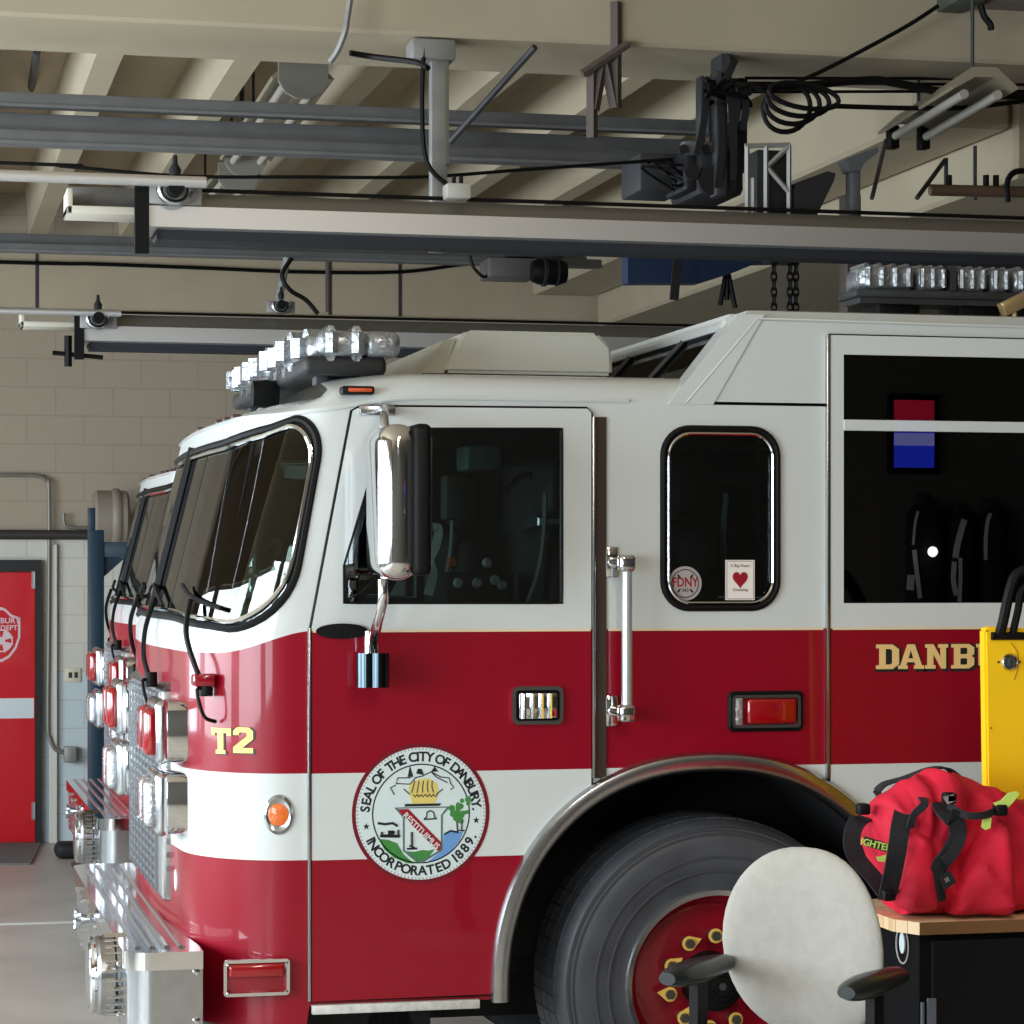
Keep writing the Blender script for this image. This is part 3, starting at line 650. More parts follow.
# chains
for i, (u, lab) in enumerate(((774, 'left strand of hoist chain above the raised cab roof'), (790, 'middle strand of hoist chain above the raised cab roof'), (796, 'right strand of hoist chain above the raised cab roof'))):
    b = nb(); p = at(u, 246, 2.9); zb = at(u, 306, 2.9).z-.06; z = p.z; k = 0
    while z > zb:
        pts = []
        for t in range(0, 360, 30):
            a = R(t); dx = .012*math.cos(a); pts.append(Vector((p.x+(dx if k % 2 == 0 else 0), 2.9+(0 if k % 2 == 0 else dx), z+.024*math.sin(a))))
        tube(b, pts, .005, 5, True); z -= .034; k += 1
    o = obj('hoist_chain', b, black); tag(o, lab, 'chain')
b = nb(); a, q = at(770, 240, 2.9), at(801, 263, 2.9); box(b, a.x, q.x, 2.86, 3.02, q.z, a.z+.1, .012); o = obj('chain_housing', b, dk); tag(o, 'dark chain housing holding the hoist chains', 'machine')
# blue hood
pl = [[xz(u, v, 3.1) for u, v in ((628, 225), (800, 225), (798, 262), (757, 263), (735, 272), (700, 283), (628, 283))]]
b = plate(pl, 3.1, 3.2); o = obj('blue_hood', b, M('dark_blue_paint', (20, 42, 72), .5), None, False); tag(o, 'dark blue sheet hood hanging below the nearer exhaust rail', 'hood')
b = nb(); ribbon(b, [at(679, 250, 3.0), at(676, 276, 3.0), at(674, 300, 3.0)], .04, .01, (1, 0, 0)); o = obj('hanging_strap', b, dk); tag(o, 'dark strap hanging in front of the blue hood', 'strap')
b = nb()
for q in (((727, 268), (720, 305)), ((727, 268), (735, 308)), ((727, 268), (727, 300))): tube(b, [at(q[0][0], q[0][1], 3.21), at(q[1][0], q[1][1], 3.21)], .012, 6)
o = obj('cable_splitter', b, black); tag(o, 'dark three-legged cable bundle below the blue hood', 'cable')
# small motor + camera below the rail
g = thing('track_motor', 'grey motor box with a black rounded head below the nearer rail, centre', 'motor', (at(525, 270, 6.6).x, 6.6, at(525, 285, 6.6).z))
b = nb(); a, q = at(487, 258, 6.6), at(535, 279, 6.6); box(b, a.x, q.x, 6.55, 6.8, q.z, a.z, .01); obj('motor_box', b, M('motor_grey', (104, 102, 98), .5, .3), g)
b = nb(); q = at(549, 272, 6.5); lathe(b, [(0, -.1), (.06, -.1), (.075, -.06), (.075, .06), (.06, .1), (0, .1)], q, 'x', 24); obj('motor_head', b, black, g)
b = nb(); lathe(b, [(.05, -.05), (.085, -.04), (.085, -.02), (.05, -.01)], q, 'x', 24); lathe(b, [(.05, .03), (.082, .04), (.082, .05), (.05, .06)], q, 'x', 24); obj('fin', b, dk, g)
b = nb(); a, q = at(508, 246, 6.6), at(565, 258, 6.6); box(b, a.x, q.x, 6.6, 6.75, q.z, a.z, .005); obj('hanger_plate', b, darksteel, g)
b = nb(); tube(b, smoothpts([at(470, 256, 6.6), at(474, 268, 6.6), at(484, 277, 6.6), at(490, 272, 6.6)], 5), .01, 6); obj('cord', b, black, g)
# fixture at the extreme upper right corner, on the beam face
g = thing('beam_box', 'dark box with wiring on the beam face at the top right corner', 'box', (at(970, 0, 2.1).x, 2.1, at(970, 6, 2.1).z))
b = nb(); a, q = at(949, -30, 2.1), at(976, 7, 2.1); box(b, a.x, q.x, 2.0, 2.3, q.z, a.z, .01); obj('box_body', b, M('box_green', (66, 74, 64), .6), g)
b = nb(); a, q = at(990, -30, 2.1), at(1060, 6, 2.1); box(b, a.x, q.x, 2.05, 2.3, q.z, a.z, .01); obj('side_box', b, M('box_grey2', (118, 108, 104), .5, .3), g)
b = nb(); tube(b, smoothpts([at(981, 6, 2.1), at(984, 16, 2.1), at(990, 24, 2.1), at(991, 30, 2.1)], 5), .014, 6); obj('loose_wire', b, black, g)
# ================================================================== FIRE TRUCK
TR = thing('fire_truck', 'red and white fire truck in front, with a city seal on its door', 'fire truck', (TX, TY, 0))
HW = 2.44
# plan of the cab nose: corner ellipse, then a slight bow to the centre line
_pl = []
for k in range(41):
    a = R(90*k/40); _pl.append((1.20-.325*math.sin(a), .42-.42*math.cos(a)))
for k in range(1, 31):
    y = .42+.80*k/30; _pl.append((.875-.03*math.sin(math.pi/2*(y-.42)/.8), y))
_full = _pl+[(x, HW-y) for x, y in reversed(_pl[:-1])]
_cum = [0]
for i in range(1, len(_full)): _cum.append(_cum[-1]+math.dist(_full[i-1], _full[i]))
LL = _cum[-1]
import bisect
def base(p):
    if p <= 0: return 1.20-p, 0.0, 0.0, -1.0
    if p >= LL: return 1.20+(p-LL), HW, 0.0, 1.0
    i = min(bisect.bisect_right(_cum, p)-1, len(_full)-2); t = (p-_cum[i])/(_cum[i+1]-_cum[i])
    def nrm(j):
        a = _full[max(j-1, 0)]; b = _full[min(j+1, len(_full)-1)]; d = (b[0]-a[0], b[1]-a[1]); l = math.hypot(*d); return (-d[1]/l*1.0, d[0]/l*1.0)
    n0, n1 = nrm(i), nrm(i+1); nx = n0[0]*(1-t)+n1[0]*t; ny = n0[1]*(1-t)+n1[1]*t
    x = _full[i][0]*(1-t)+_full[i+1][0]*t; y = _full[i][1]*(1-t)+_full[i+1][1]*t
    return x, y, nx, ny
def ss(t): t = max(0, min(1, t)); return t*t*(3-2*t)
def Wf(p): q = min(p, LL-p); return ss((q+.45)/.75)
def S(p, z, off=0):
    "cab skin: p runs round the cab from the near side over the nose to the far side"
    x, y, nx, ny = base(p)
    if p > 0 and p < LL and _pl: 
        if nx > .0: nx, ny = -nx, -ny
    sh = .25*max(0, z-1.68)
    return Vector((x+sh*Wf(p)+nx*off, y+ny*off, z))
P = lambda xx: 1.20-xx            # side X -> p
XE = 4.6; ZL = 2.44; ZB = .47
def ztop(p): return ZL-.055*Wf(p)*1.0
def arch(cx, cz, rx, rz, zb, n=40):
    out = []
    a0 = math.asin(max(-1, min(1, (zb-cz)/rz))) if zb > cz else 0
    if zb < cz: out.append((cx-rx, zb))
    for k in range(n+1):
        a = math.pi-a0-(math.pi-2*a0)*k/n; c_, s_ = math.cos(a), math.sin(a); out.append((cx+rx*math.copysign(abs(c_)**.909, c_), cz+rz*abs(s_)**.909))
    if zb < cz: out.append((cx+rx, zb))
    return out
wc = at(722, 987, 0); WX, WZ = wc.x, .55
ACX, ACZ = at(709, 985, 0).x, Zv(985, 709)
aR = X(709)-X(489); aRz = Zv(752, 709)-ACZ
AR_IN = aR-.062; AZ_IN = aRz-.06
ZD = Zv(1003, 400)
ar = arch(ACX, ACZ, AR_IN+.02, AZ_IN+.02, ZD)
def win(pts): return [(P(x), z) for x, z in pts]
# window outlines on the side
w_drv = [xz(383, 428), xz(562, 428), xz(562, 604), xz(342, 604), xz(342, 566)]
w_ctr = rrect(*[X(664), X(776)], Zv(607, 720), Zv(430, 720), .085)
XR1 = 4.35
w_rear = []

# windshield outline in (p, z)
ws_a = .045; zb_ = lambda p: 1.715+.03*Wf(p)*min(1, p/1.0)
def wsoutline(e=0):
    z0, z1, r0, r1 = 1.715-e, 2.365+e, .20, .13; a = ws_a-e; half = []
    for k in range(11):
        t = R(90*k/10); half.append((a+r1-r1*math.sin(R(90)-t)*1.0, z1-r1+r1*math.sin(t)))   # upper near corner
    out = []
    for k in range(11):      # lower near corner, going up
        t = R(270-90*k/10); out.append((a+r0+r0*math.cos(t), z0+r0+r0*math.sin(t)))
    for k in range(11):
        t = R(180-90*k/10); out.append((a+r1+r1*math.cos(t), z1-r1+r1*math.sin(t)))
    top = []; n = 24; c = LL/2
    for k in range(1, n): p = a+r1+(LL-2*(a+r1))*k/n; top.append((p, z1-.055*ss(min(p, LL-p)/.6)))
    far = [(LL-q, z) for q, z in reversed(out)]
    bot = []
    for k in range(1, n): p = LL-(a+r0)-(LL-2*(a+r0))*k/n; bot.append((p, z0+.03*ss(min(p, LL-p)/.9)))
    return out+top+far+bot
wso = wsoutline()
cutp = [-.45+.05*k for k in range(9)]+[.0+LL*k/80 for k in range(81)]+[LL+.05*k for k in range(1, 9)]
cutz = [1.68+.08*k for k in range(9)]
def mirror(pl): return [(LL-p, z) for p, z in pl]
outer = [(P(XE), ZD)]+[(P(x), z) for x, z in reversed(ar)]+[(P(1.235), ZD), (P(1.225), ZB), (0, ZB)]
n = 40
outer += [(LL*k/n, ZB) for k in range(1, n)]
outer += [(LL, ZB), (LL-P(1.225), ZB), (LL-P(1.235), ZD)]+[(LL-P(x), z) for x, z in ar]+[(LL-P(XE), ZD)]
topv = [(P(XE)+(LL-2*P(XE))*k/160) for k in range(161)]
outer += [(p, ztop(p)) for p in reversed(topv)]
# the raised rear cab wall is part of the skin too: window there goes above ZL

low = [(X(842), Zv(604, 900)), (XR1, Zv(604, 900)), (XR1, ZL-.03), (X(842), ZL-.03)]
holes = [win(w_drv), win(w_ctr), win(low)]
holes += [mirror(h) for h in holes]+[wso]
b = shell(fill2d([outer]+holes, cutp, cutz), S, 0, -.03, None, 0, 1)
body = obj('cab_body', b, [paint, interior], TR, ang=50)
# roof over the low cab
levels = [(0, 0), (.008, .025), (.03, .055), (.07, .075), (.13, .088), (.22, .095)]
pr = [p for p in [P(2.95)+(LL-2*P(2.95))*k/150 for k in range(151)]]
b = nb(); rings = []
for d, dz in levels:
    ring = []
    for p in pr:
        zt = ztop(p); W = Wf(p); q = S(p, zt, -d*(1+2.6*W)); f = dz/.095; q.z = zt+(2.53-zt)*(f if W < .02 else (f*.35+.65*(d/.22))*W+f*(1-W)); ring.append(b.verts.new(q))
    rings.append(ring)
for i in range(len(rings)-1):
    for k in range(len(pr)-1): b.faces.new((rings[i][k], rings[i][k+1], rings[i+1][k+1], rings[i+1][k]))
N_ = len(pr)
for k in range(N_//2): 
    a_, b_, c_, d_ = rings[-1][k], rings[-1][k+1], rings[-1][N_-2-k], rings[-1][N_-1-k]
    if len({a_, b_, c_, d_}) == 4: b.faces.new((a_, b_, c_, d_))
bmesh.ops.recalc_face_normals(b, faces=b.faces)
obj('cab_roof', b, white, TR, ang=60)
b = nb(); tube(b, [S(p, ztop(p)-.002, .004) for p in topv if P(2.32) < p < LL-P(2.32)], .007, 6); obj('drip_rail', b, white, TR)
# raised roof
prof = [xz(676, 398), xz(686, 402), xz(1024, 402), (XE, 2.42)]
za = Zv(402, 850)
xa0, xb0 = X(680), X(742)
ztr = at(742, 308, 0).z
pts = [(xa0-.02, 2.42), (xb0, ztr), (XE, ztr), (XE, 2.42)]
xw0 = X(842); zw1 = Zv(356, 900)
b = nb()
# side walls with a window notch, top, back; the sloping front is framed glass
def prismY(poly, y0, y1, bb, bev=.04):
    A = [bb.verts.new((x, y0, z)) for x, z in poly]; B = [bb.verts.new((x, y1, z)) for x, z in poly]; n = len(poly)
    fs = [bb.faces.new(A), bb.faces.new(B[::-1])]+[bb.faces.new((A[i], B[i], B[(i+1) % n], A[(i+1) % n])) for i in range(n)]
    bmesh.ops.recalc_face_normals(bb, faces=bb.faces); return A+B
side = [(xa0, 2.40), (xb0, ztr-.045), (XE, ztr-.045), (XE, 2.40)]
sidehole = [(xw0, 2.41), (xw0, zw1), (XR1, zw1), (XR1, 2.41)]
outl = [(xa0, 2.43), (xb0, ztr-.04), (XE, ztr-.04), (XE, 2.43), (XR1, 2.43), (XR1, zw1), (xw0, zw1), (xw0, 2.43)]
for y0, y1 in ((0, .03), (HW-.03, HW)): plate([outl], y0, y1, b)
# chamfered roof lid
L0 = [(xb0, 0), (XE, 0), (XE, HW), (xb0, HW)]
def ringr(ins, z, fx): return [b.verts.new((x, y, z)) for x, y in ((xb0+fx, ins), (XE, ins), (XE, HW-ins), (xb0+fx, HW-ins))]
r1, r2, r3 = ringr(0, ztr-.04, 0), ringr(.04, ztr-.004, .03), ringr(.16, ztr+.012, .12)
for A_, B_ in ((r1, r2), (r2, r3)):
    for i in range(4): b.faces.new((A_[i], A_[(i+1) % 4], B_[(i+1) % 4], B_[i]))
b.faces.new(r3)
# front fins (sloping side pillars)
for y0, y1 in ((-.005, .11), (HW-.11, HW+.005)): prismY([(xa0-.04, 2.43), (xb0-.015, ztr-.02), (xb0+.075, ztr-.02), (xa0+.11, 2.43)], y0, y1, b)
prismY([(xb0-.02, ztr-.06), (xb0-.01, ztr-.01), (xb0+.06, ztr-.01), (xb0+.05, ztr-.06)], .1, HW-.1, b)
bmesh.ops.remove_doubles(b, verts=b.verts, dist=1e-5); bmesh.ops.recalc_face_normals(b, faces=b.faces)
rr_ = obj('raised_roof', b, white, TR, ang=25)
b = nb(); tube(b, [S(P(X(686)), 2.435, .002), Vector((X(757), -.003, Zv(319, 757))), Vector((XE, -.003, Zv(329, 1010)))], .005, 6); obj('seam_bead', b, white, rr_)
b = nb()
def slope(y, f, dx=0): return Vector((xa0+.02+(xb0-xa0-.02)*f+dx, y, 2.5+(ztr-.04-2.5)*f))
vs = [b.verts.new(slope(y, f)) for y, f in ((.1, 0), (HW-.1, 0), (HW-.1, 1), (.1, 1))]; b.faces.new(vs)
bmesh.ops.solidify(b, geom=b.faces[:], thickness=.012); fg = obj('front_glass', b, dglass, TR, False)
for y in (.55, 1.22, 1.9):
    b = nb(); tube(b, [slope(y, 0, -.01), slope(y, 1, -.01)], .010, 4); obj('mullion', b, darksteel, fg)
b = nb(); tube(b, [slope(.1, .97, -.02), slope(HW-.1, .97, -.02)], .018, 6); obj('mullion', b, white, fg)
# closed back of the cab and interior
b = nb(); box(b, XE-.03, XE, .0, HW, ZB, ztr-.04); obj('cab_back', b, [paint], TR, False)
b = nb(); box(b, 1.05, XE-.04, .80, HW-.80, 1.0, 1.06); box(b, 1.3, 2.0, .7, HW-.7, 1.06, 1.5, .08); box(b, 2.28, 2.34, .5, HW-.5, 1.30, 2.3, .02); obj('cab_floor', b, interior, TR)
b = nb(); box(b, 1.45, 2.9, .06, HW-.06, 2.40, 2.43); obj('headliner', b, interior, TR)
# dashboard
b = nb(); box(b, 1.0, 1.32, .12, HW-.12, 1.45, 1.70, .08, 3); box(b, 1.08, 1.32, .25, .85, 1.66, 1.78, .05); obj('dashboard', b, M('dash_grey', (58, 64, 66), .7), TR)
b = nb(); cst = Vector((1.45, .55, 1.72)); ax = Vector((-.75, 0, .66)).normalized(); e1 = Vector((0, 1, 0)); e2 = ax.cross(e1)
tube(b, [cst+e1*.23*math.cos(R(t))+e2*.23*math.sin(R(t)) for t in range(0, 360, 12)], .016, 8, True)
for t in (90, 210, 330): tube(b, [cst, cst+e1*.23*math.cos(R(t))+e2*.23*math.sin(R(t))], .013, 6)
tube(b, [cst, cst-ax*.35], .03, 8); obj('steering_wheel', b, black, TR)
def seat(x, y, f=1, h=1.0):
    "f=1 faces the nose"
    b = nb(); box(b, x-.25, x+.25, y-.25, y+.25, 1.30, 1.45, .05, 3); box(b, x+.18*f-.07, x+.18*f+.07, y-.24, y+.24, 1.42, 2.05, .06, 3); box(b, x+.19*f-.05, x+.19*f+.05, y-.14, y+.14, 2.07, 2.27, .04, 3); box(b, x-.15, x+.15, y-.15, y+.15, 1.285, 1.31)
    s = obj('seat', b, seatm, TR)
    b = nb(); ribbon(b, smoothpts([Vector((x+.1*f, y-.25, 2.15)), Vector((x+.09*f, y-.2, 1.9)), Vector((x-.02*f, y-.15, 1.6)), Vector((x-.1*f, y-.18, 1.46))], 5), .045, .005, (0, 1, 0)); obj('seat_belt', b, M('belt_grey', (120, 122, 126), .6) if 'belt_grey' not in MATS else MATS['belt_grey'], s)
    return s
seat(1.95, .48); seat(1.95, HW-.48); seat(2.75, .42, -1); seat(3.35, .45, 1); seat(3.35, HW-.45, 1); seat(4.1, .5, 1)
# interior grab bar, radio box, overhead console seen through the windows
b = nb(); p = at(800/1, 0, 0)
tube(b, smoothpts([at(506, 492, .9), at(520, 478, .9), at(535, 477, .9), at(541, 490, .9), at(541, 545, .9)], 5), .014, 8); obj('grab_loop', b, chromer, TR)
b = nb(); a, q = at(468, 445, .8), at(502, 470, .8); box(b, a.x, q.x, .8, 1.0, q.z, a.z, .01); obj('radio_box', b, M('radio_teal', (92, 116, 114), .5), TR)
b = nb(); a, q = at(446, 475, .75), at(468, 520, .75); box(b, a.x, q.x, .75, .85, q.z, a.z, .01); obj('control_panel', b, M('panel_grey', (70, 66, 66), .5), TR)
for (u, v, c) in ((452, 562, 'knob_orange'), (487, 563, 'knob_grey'), (495, 580, 'knob_grey'), (458, 583, 'knob_grey'), (477, 583, 'knob_grey'), (502, 585, 'knob_grey')):
    if c not in MATS: M(c, (190, 90, 50) if 'orange' in c else (190, 190, 190), .4)
    b = nb(); lathe(b, [(0, -.02), (.012, -.02), (.018, 0), (.012, .012), (0, .014)], at(u, v, .5), 'y', 12); obj('switch', b, MATS[c], TR)
b = nb(); a, q = at(445, 572, .52), at(515, 604, .52); box(b, a.x, q.x, .52, .9, q.z-.1, a.z, .02); obj('console', b, interior, TR)
# white reflective straps on the gear hanging behind the rear window
refl = M('reflective_strap', (215, 218, 222), .5)
def strapi(pts, w, Y=.3):
    b = nb(); ribbon(b, smoothpts([at(u, v, Y) for u, v in pts], 4), w, .004, (1, 0, 0)); return obj('gear_strap', b, refl, TR)
b = nb(); ribbon(b, smoothpts([at(425, 530, .55), at(438, 528, .55), at(436, 545, .55), at(430, 560, .55), at(433, 575, .55), at(428, 595, .55)], 5), .03, .004, (1, 0, .3)); obj('gear_strap', b, refl, TR)
# windshield glass, seals
b = shell(fill2d([wso], cutp, cutz), lambda p, z, o: S(p, z, o), -.004, -.010); ws = obj('windshield', b, wsglass, TR, ang=60)
def densify(pl, d=.04):
    out = []
    for i in range(len(pl)):
        a, c = pl[i], pl[(i+1) % len(pl)]; m = max(1, int(math.dist(a, c)/d))
        for k in range(m): out.append((a[0]+(c[0]-a[0])*k/m, a[1]+(c[1]-a[1])*k/m))
    return out
b = nb(); tube(b, [S(p, z, .0) for p, z in densify(wsoutline(.004))], .013, 8, True); obj('rubber_seal', b, black, ws)
b = nb(); tube(b, [S(p, z, .006) for p, z in densify(wsoutline(-.018))], .007, 6, True); obj('chrome_bead', b, chrome, ws)
b = nb(); tube(b, [S(LL/2, 1.73+.6*k/10, .0) for k in range(11)], .02, 6); obj('centre_strip', b, black, ws); b = nb(); tube(b, [S(LL/2-.42, 1.74+.57*k/10, -.012) for k in range(11)], .01, 6); obj('centre_strip', b, black, ws)
# flat window glass
def sideglass(poly, name, m, y=.008, far=True):
    b = plate([poly], y, y+.005); o = obj(name, b, m, TR, False)
    if far: obj(name, plate([poly], HW-y-.005, HW-y), m, TR, False)
    return o
dg_ = sideglass(w_ctr, 'side_window', glass)
for yy in (0, HW):
    s_ = -1 if yy == 0 else 1
    b = nb(); tube(b, [Vector((x, yy+s_*.004, z)) for x, z in densify(rrect(X(663), X(777), Zv(608, 720), Zv(429, 720), .088))], .011, 8, True); obj('rubber_seal', b, black, TR)
    b = nb(); tube(b, [Vector((x, yy+s_*.008, z)) for x, z in densify(rrect(X(668), X(772), Zv(603, 720), Zv(434, 720), .075))], .005, 6, True); obj('chrome_bead', b, chrome, TR)
# front door
arcL = arch(ACX, ACZ, aR-.01, aRz-.01, ZB, 60)
zdb = Zv(1001, 400)
dpts = [xz(311, 1001), xz(311, 628), xz(352, 411), xz(360, 407), xz(586, 409), xz(590, 413)]
xr_ = X(590); al = [q for q in arcL if q[0] < xr_ and q[1] > zdb]
door = dpts+[(xr_, ACZ+(aRz-.01)*(1-abs((xr_-ACX)/(aR-.01))**2.2)**(1/2.2))]+list(reversed([q for q in al]))
dw = [xz(384, 429), xz(561, 429), xz(561, 603), xz(343, 603), xz(343, 566)]
for side_ in (0, 1):
    y0, y1 = (-.016, -.001) if side_ == 0 else (HW+.001, HW+.016)
    d = obj('cab_door', plate([door, dw], y0, y1), paint, TR, False)
    yo = y0 if side_ == 0 else y1
    g_ = obj('door_window', plate([dw], y0+.004 if side_ == 0 else y1-.008, y0+.008 if side_ == 0 else y1-.004), glass, d, False)
    b = nb(); s_ = -1 if side_ == 0 else 1
    tube(b, [Vector((x, (0 if side_ == 0 else HW)+s_*.004, z)) for x, z in door], .008, 6, True); obj('door_seal', b, black, d)
    b = nb(); tube(b, [Vector((x, yo, z)) for x, z in densify(dw)], .004, 5, True); obj('window_bead', b, black, d)
    if side_ == 0: DOOR = d
# polished handle and bezel
hx0, hx1, hz0, hz1 = X(510), X(561), Zv(724, 535), Zv(686, 535)
b = plate([rrect(hx0, hx1, hz0, hz1, .02), rrect(hx0+.012, hx1-.012, hz0+.012, hz1-.012, .012)], -.032, -.016); hb = obj('handle_bezel', b, chrome, DOOR)
b = plate([rrect(hx0+.01, hx1-.01, hz0+.01, hz1-.01, .012)], -.019, -.016); obj('handle_recess', b, black, DOOR, False)
b = nb(); box(b, hx0+.02, hx1-.022, -.045, -.02, hz0+.018, hz1-.02, .006, 2); 
for k in range(4): 
    x_ = hx0+.035+.028*k; tube(b, [(x_, -.043, hz0+.02), (x_, -.043, hz1-.022)], .009, 8)
obj('door_handle', b, chrome, DOOR)
b = nb(); box(b, X(311), X(478), -.03, -.004, Zv(1010, 400), Zv(1001, 400), .003); obj('tread_plate_sill', b, M('sill_tread', (205, 205, 200), .5, .2, noise=.2, nscale=40), TR)
b = plate([circ(at(341, 631, 0).x, at(341, 631, 0).z, X(367)-X(341), 40, .024)], -.026, -.016); obj('oval_badge', b, black, DOOR, False, label='black oval badge')
# thin bright strips: seams and colour line
zc = Zv(630.5, 450)
for (u0, u1) in ((312, 589), (608, 823), (831, 1180)):
    b = nb(); box(b, X(u0), min(X(u1), XE-.02), -.020 if u0 < 600 or u0 > 830 else -.004, -.016 if u0 < 600 or u0 > 830 else .001, zc-.004, zc+.004); obj('pin_stripe', b, M('pin_gold', (225, 205, 170), .35) if 'pin_gold' not in MATS else MATS['pin_gold'], TR, False)
for (u, v0_, v1_) in ((308.5, 628, 1001), (592.5, 417, 778), (826.5, 335, 778)):
    b = nb(); box(b, X(u)-.005, X(u)+.005, -.02, .0, Zv(v1_, u), Zv(v0_, u), .002); obj('edge_strip', b, chromer, TR)
# recessed pillar between door and centre panel
b = nb(); box(b, X(594.5), X(606), -.008, .0, Zv(778, 600), Zv(417, 600), .002); obj('pillar_recess', b, M('pillar_brown', (74, 62, 56), .25, .3), TR, False)
# rear door
zt_ = Zv(337, 900)
rdl = X(829); rdr = XE-.06
zar = ACZ+aRz*math.sqrt(max(0, 1-((rdl-ACX)/aR)**2))
arR = [q for q in arcL if q[0] > rdl]
door2 = [(rdl, zt_), (rdr, zt_), (rdr, ZB+.02), (ACX+aR-.01, ZB+.02)]+list(reversed([q for q in arR if q[1] > ZB+.02]))+[(rdl, ACZ+(aRz-.01)*(1-abs((rdl-ACX)/(aR-.01))**2.2)**(1/2.2))]
rw = [(X(842), Zv(603, 900)), (XR1-.01, Zv(603, 900)), (XR1-.01, zw1), (X(842), zw1)]
d2 = obj('cab_door', plate([door2, rw], -.016, -.001), paint, TR, False)
obj('door_window', plate([rw], -.011, -.006), dglass, d2, False)
b = nb(); box(b, X(842), XR1, -.02, -.005, Zv(432, 930), Zv(421, 930), .003); obj('window_bar', b, white, d2, False)
b = nb(); tube(b, [Vector((x, -.004, z)) for x, z in door2], .008, 6, True); obj('door_seal', b, black, d2)
obj('door_window', plate([rw], HW+.003, HW+.008), dglass, TR, False)
# ---- lettering
GL = {
 'D': [[(0, 0), (3.6, 0), (5, 1.4), (5, 5.6), (3.6, 7), (0, 7), (0, 5.9), (.7, 5.9), (.7, 1.1), (0, 1.1)], [(2.1, 1.3), (2.1, 5.7), (3.1, 5.7), (3.5, 5.3), (3.5, 1.7), (3.1, 1.3)]],
 'A': [[(0, 0), (2.2, 0), (2.2, 1), (1.8, 1), (2.1, 1.9), (3.7, 1.9), (4, 1), (3.6, 1), (3.6, 0), (5.9, 0), (5.9, 1), (5.4, 1), (3.8, 7), (2.1, 7), (.5, 1), (0, 1)], [(2.35, 3), (2.9, 5.4), (3.45, 3)]],
 'N': [[(0, 0), (2.4, 0), (2.4, 1), (1.9, 1), (1.9, 4.2), (3.7, 0), (4.8, 0), (4.8, 6), (5.3, 6), (5.3, 7), (3, 7), (3, 6), (3.5, 6), (3.5, 3.4), (1.9, 7), (0, 7), (0, 6), (.5, 6), (.5, 1), (0, 1)]],
 'B': [[(0, 0), (3.9, 0), (5, 1), (5, 3), (4.4, 3.55), (5, 4.1), (5, 6), (3.9, 7), (0, 7), (0, 6), (.6, 6), (.6, 1), (0, 1)], [(2, 1.1), (2, 2.9), (3.3, 2.9), (3.5, 2.7), (3.5, 1.3), (3.3, 1.1)], [(2, 4.1), (2, 5.9), (3.3, 5.9), (3.5, 5.7), (3.5, 4.3), (3.3, 4.1)]],
 'U': [[(1.4, 0), (3.9, 0), (4.8, 1), (4.8, 6), (5.3, 6), (5.3, 7), (3, 7), (3, 6), (3.4, 6), (3.4, 1.2), (1.9, 1.2), (1.9, 6), (2.4, 6), (2.4, 7), (0, 7), (0, 6), (.5, 6), (.5, 1)]],
 'R': [[(0, 0), (2.4, 0), (2.4, 1), (2, 1), (2, 2.8), (2.6, 2.8), (3.6, 0), (5.3, 0), (5.3, 1), (4.8, 1), (4.1, 3), (5, 3.9), (5, 6), (3.9, 7), (0, 7), (0, 6), (.6, 6), (.6, 1), (0, 1)], [(2, 4), (2, 5.9), (3.3, 5.9), (3.5, 5.7), (3.5, 4.2), (3.3, 4)]],
 'Y': [[(1.7, 0), (4, 0), (4, 1), (3.5, 1), (3.5, 2.8), (5.1, 6), (5.6, 6), (5.6, 7), (3.4, 7), (3.4, 6), (3.7, 6), (2.85, 4.1), (2, 6), (2.4, 6), (2.4, 7), (.1, 7), (.1, 6), (.6, 6), (2.1, 2.8), (2.1, 1), (1.7, 1)]],
 'T': [[(1.3, 0), (3.7, 0), (3.7, 1), (3.2, 1), (3.2, 5.7), (4, 5.7), (4, 5), (5, 5), (5, 7), (0, 7), (0, 5), (1, 5), (1, 5.7), (1.8, 5.7), (1.8, 1), (1.3, 1)]],
 '2': [[(0, 0), (5, 0), (5, 1.4), (2.3, 1.4), (4.9, 3.7), (5, 4.2), (5, 6), (4, 7), (1, 7), (0, 6), (0, 4.9), (1.5, 4.9), (1.5, 5.4), (1.8, 5.7), (3.2, 5.7), (3.5, 5.4), (3.5, 4.6), (0, 1.5)]]}
def glyph(b, ch, x0, z0, w, h, mapf, o0, o1, grow=0):
    wid = max(q[0] for q in GL[ch][0]); pl = [[(x0+q[0]/wid*w, z0+q[1]/7*h) for q in pp] for pp in GL[ch]]
    if grow:
        cx, cz = x0+w/2, z0+h/2; pl = [[(cx+(x-cx)*(1+grow/w*2)+grow*.6, cz+(z-cz)*(1+grow/h*2)-grow*.6) for x, z in pl[0]]]
    shell(fill2d(pl), mapf, o0, o1, b)
fr_ = lambda a, b_, o: Vector((a, o, b_))
zA, zB = Zv(668.5, 930), Zv(644, 930)
b, bs = nb(), nb()
spots_ = [('D', 874, 897), ('A', 896, 922), ('N', 923, 946), ('B', 949, 972), ('U', 974, 998), ('R', 1001, 1025), ('Y', 1026, 1051)]
for ch, ua, ub in spots_:
    glyph(bs, ch, X(ua), zA, X(ub)-X(ua), zB-zA, fr_, -.0175, -.0165, .006); glyph(b, ch, X(ua), zA, X(ub)-X(ua), zB-zA, fr_, -.019, -.0175)
le = obj('name_lettering', b, gold, TR, False); obj('letter_shadow', bs, decal_black, le, False)
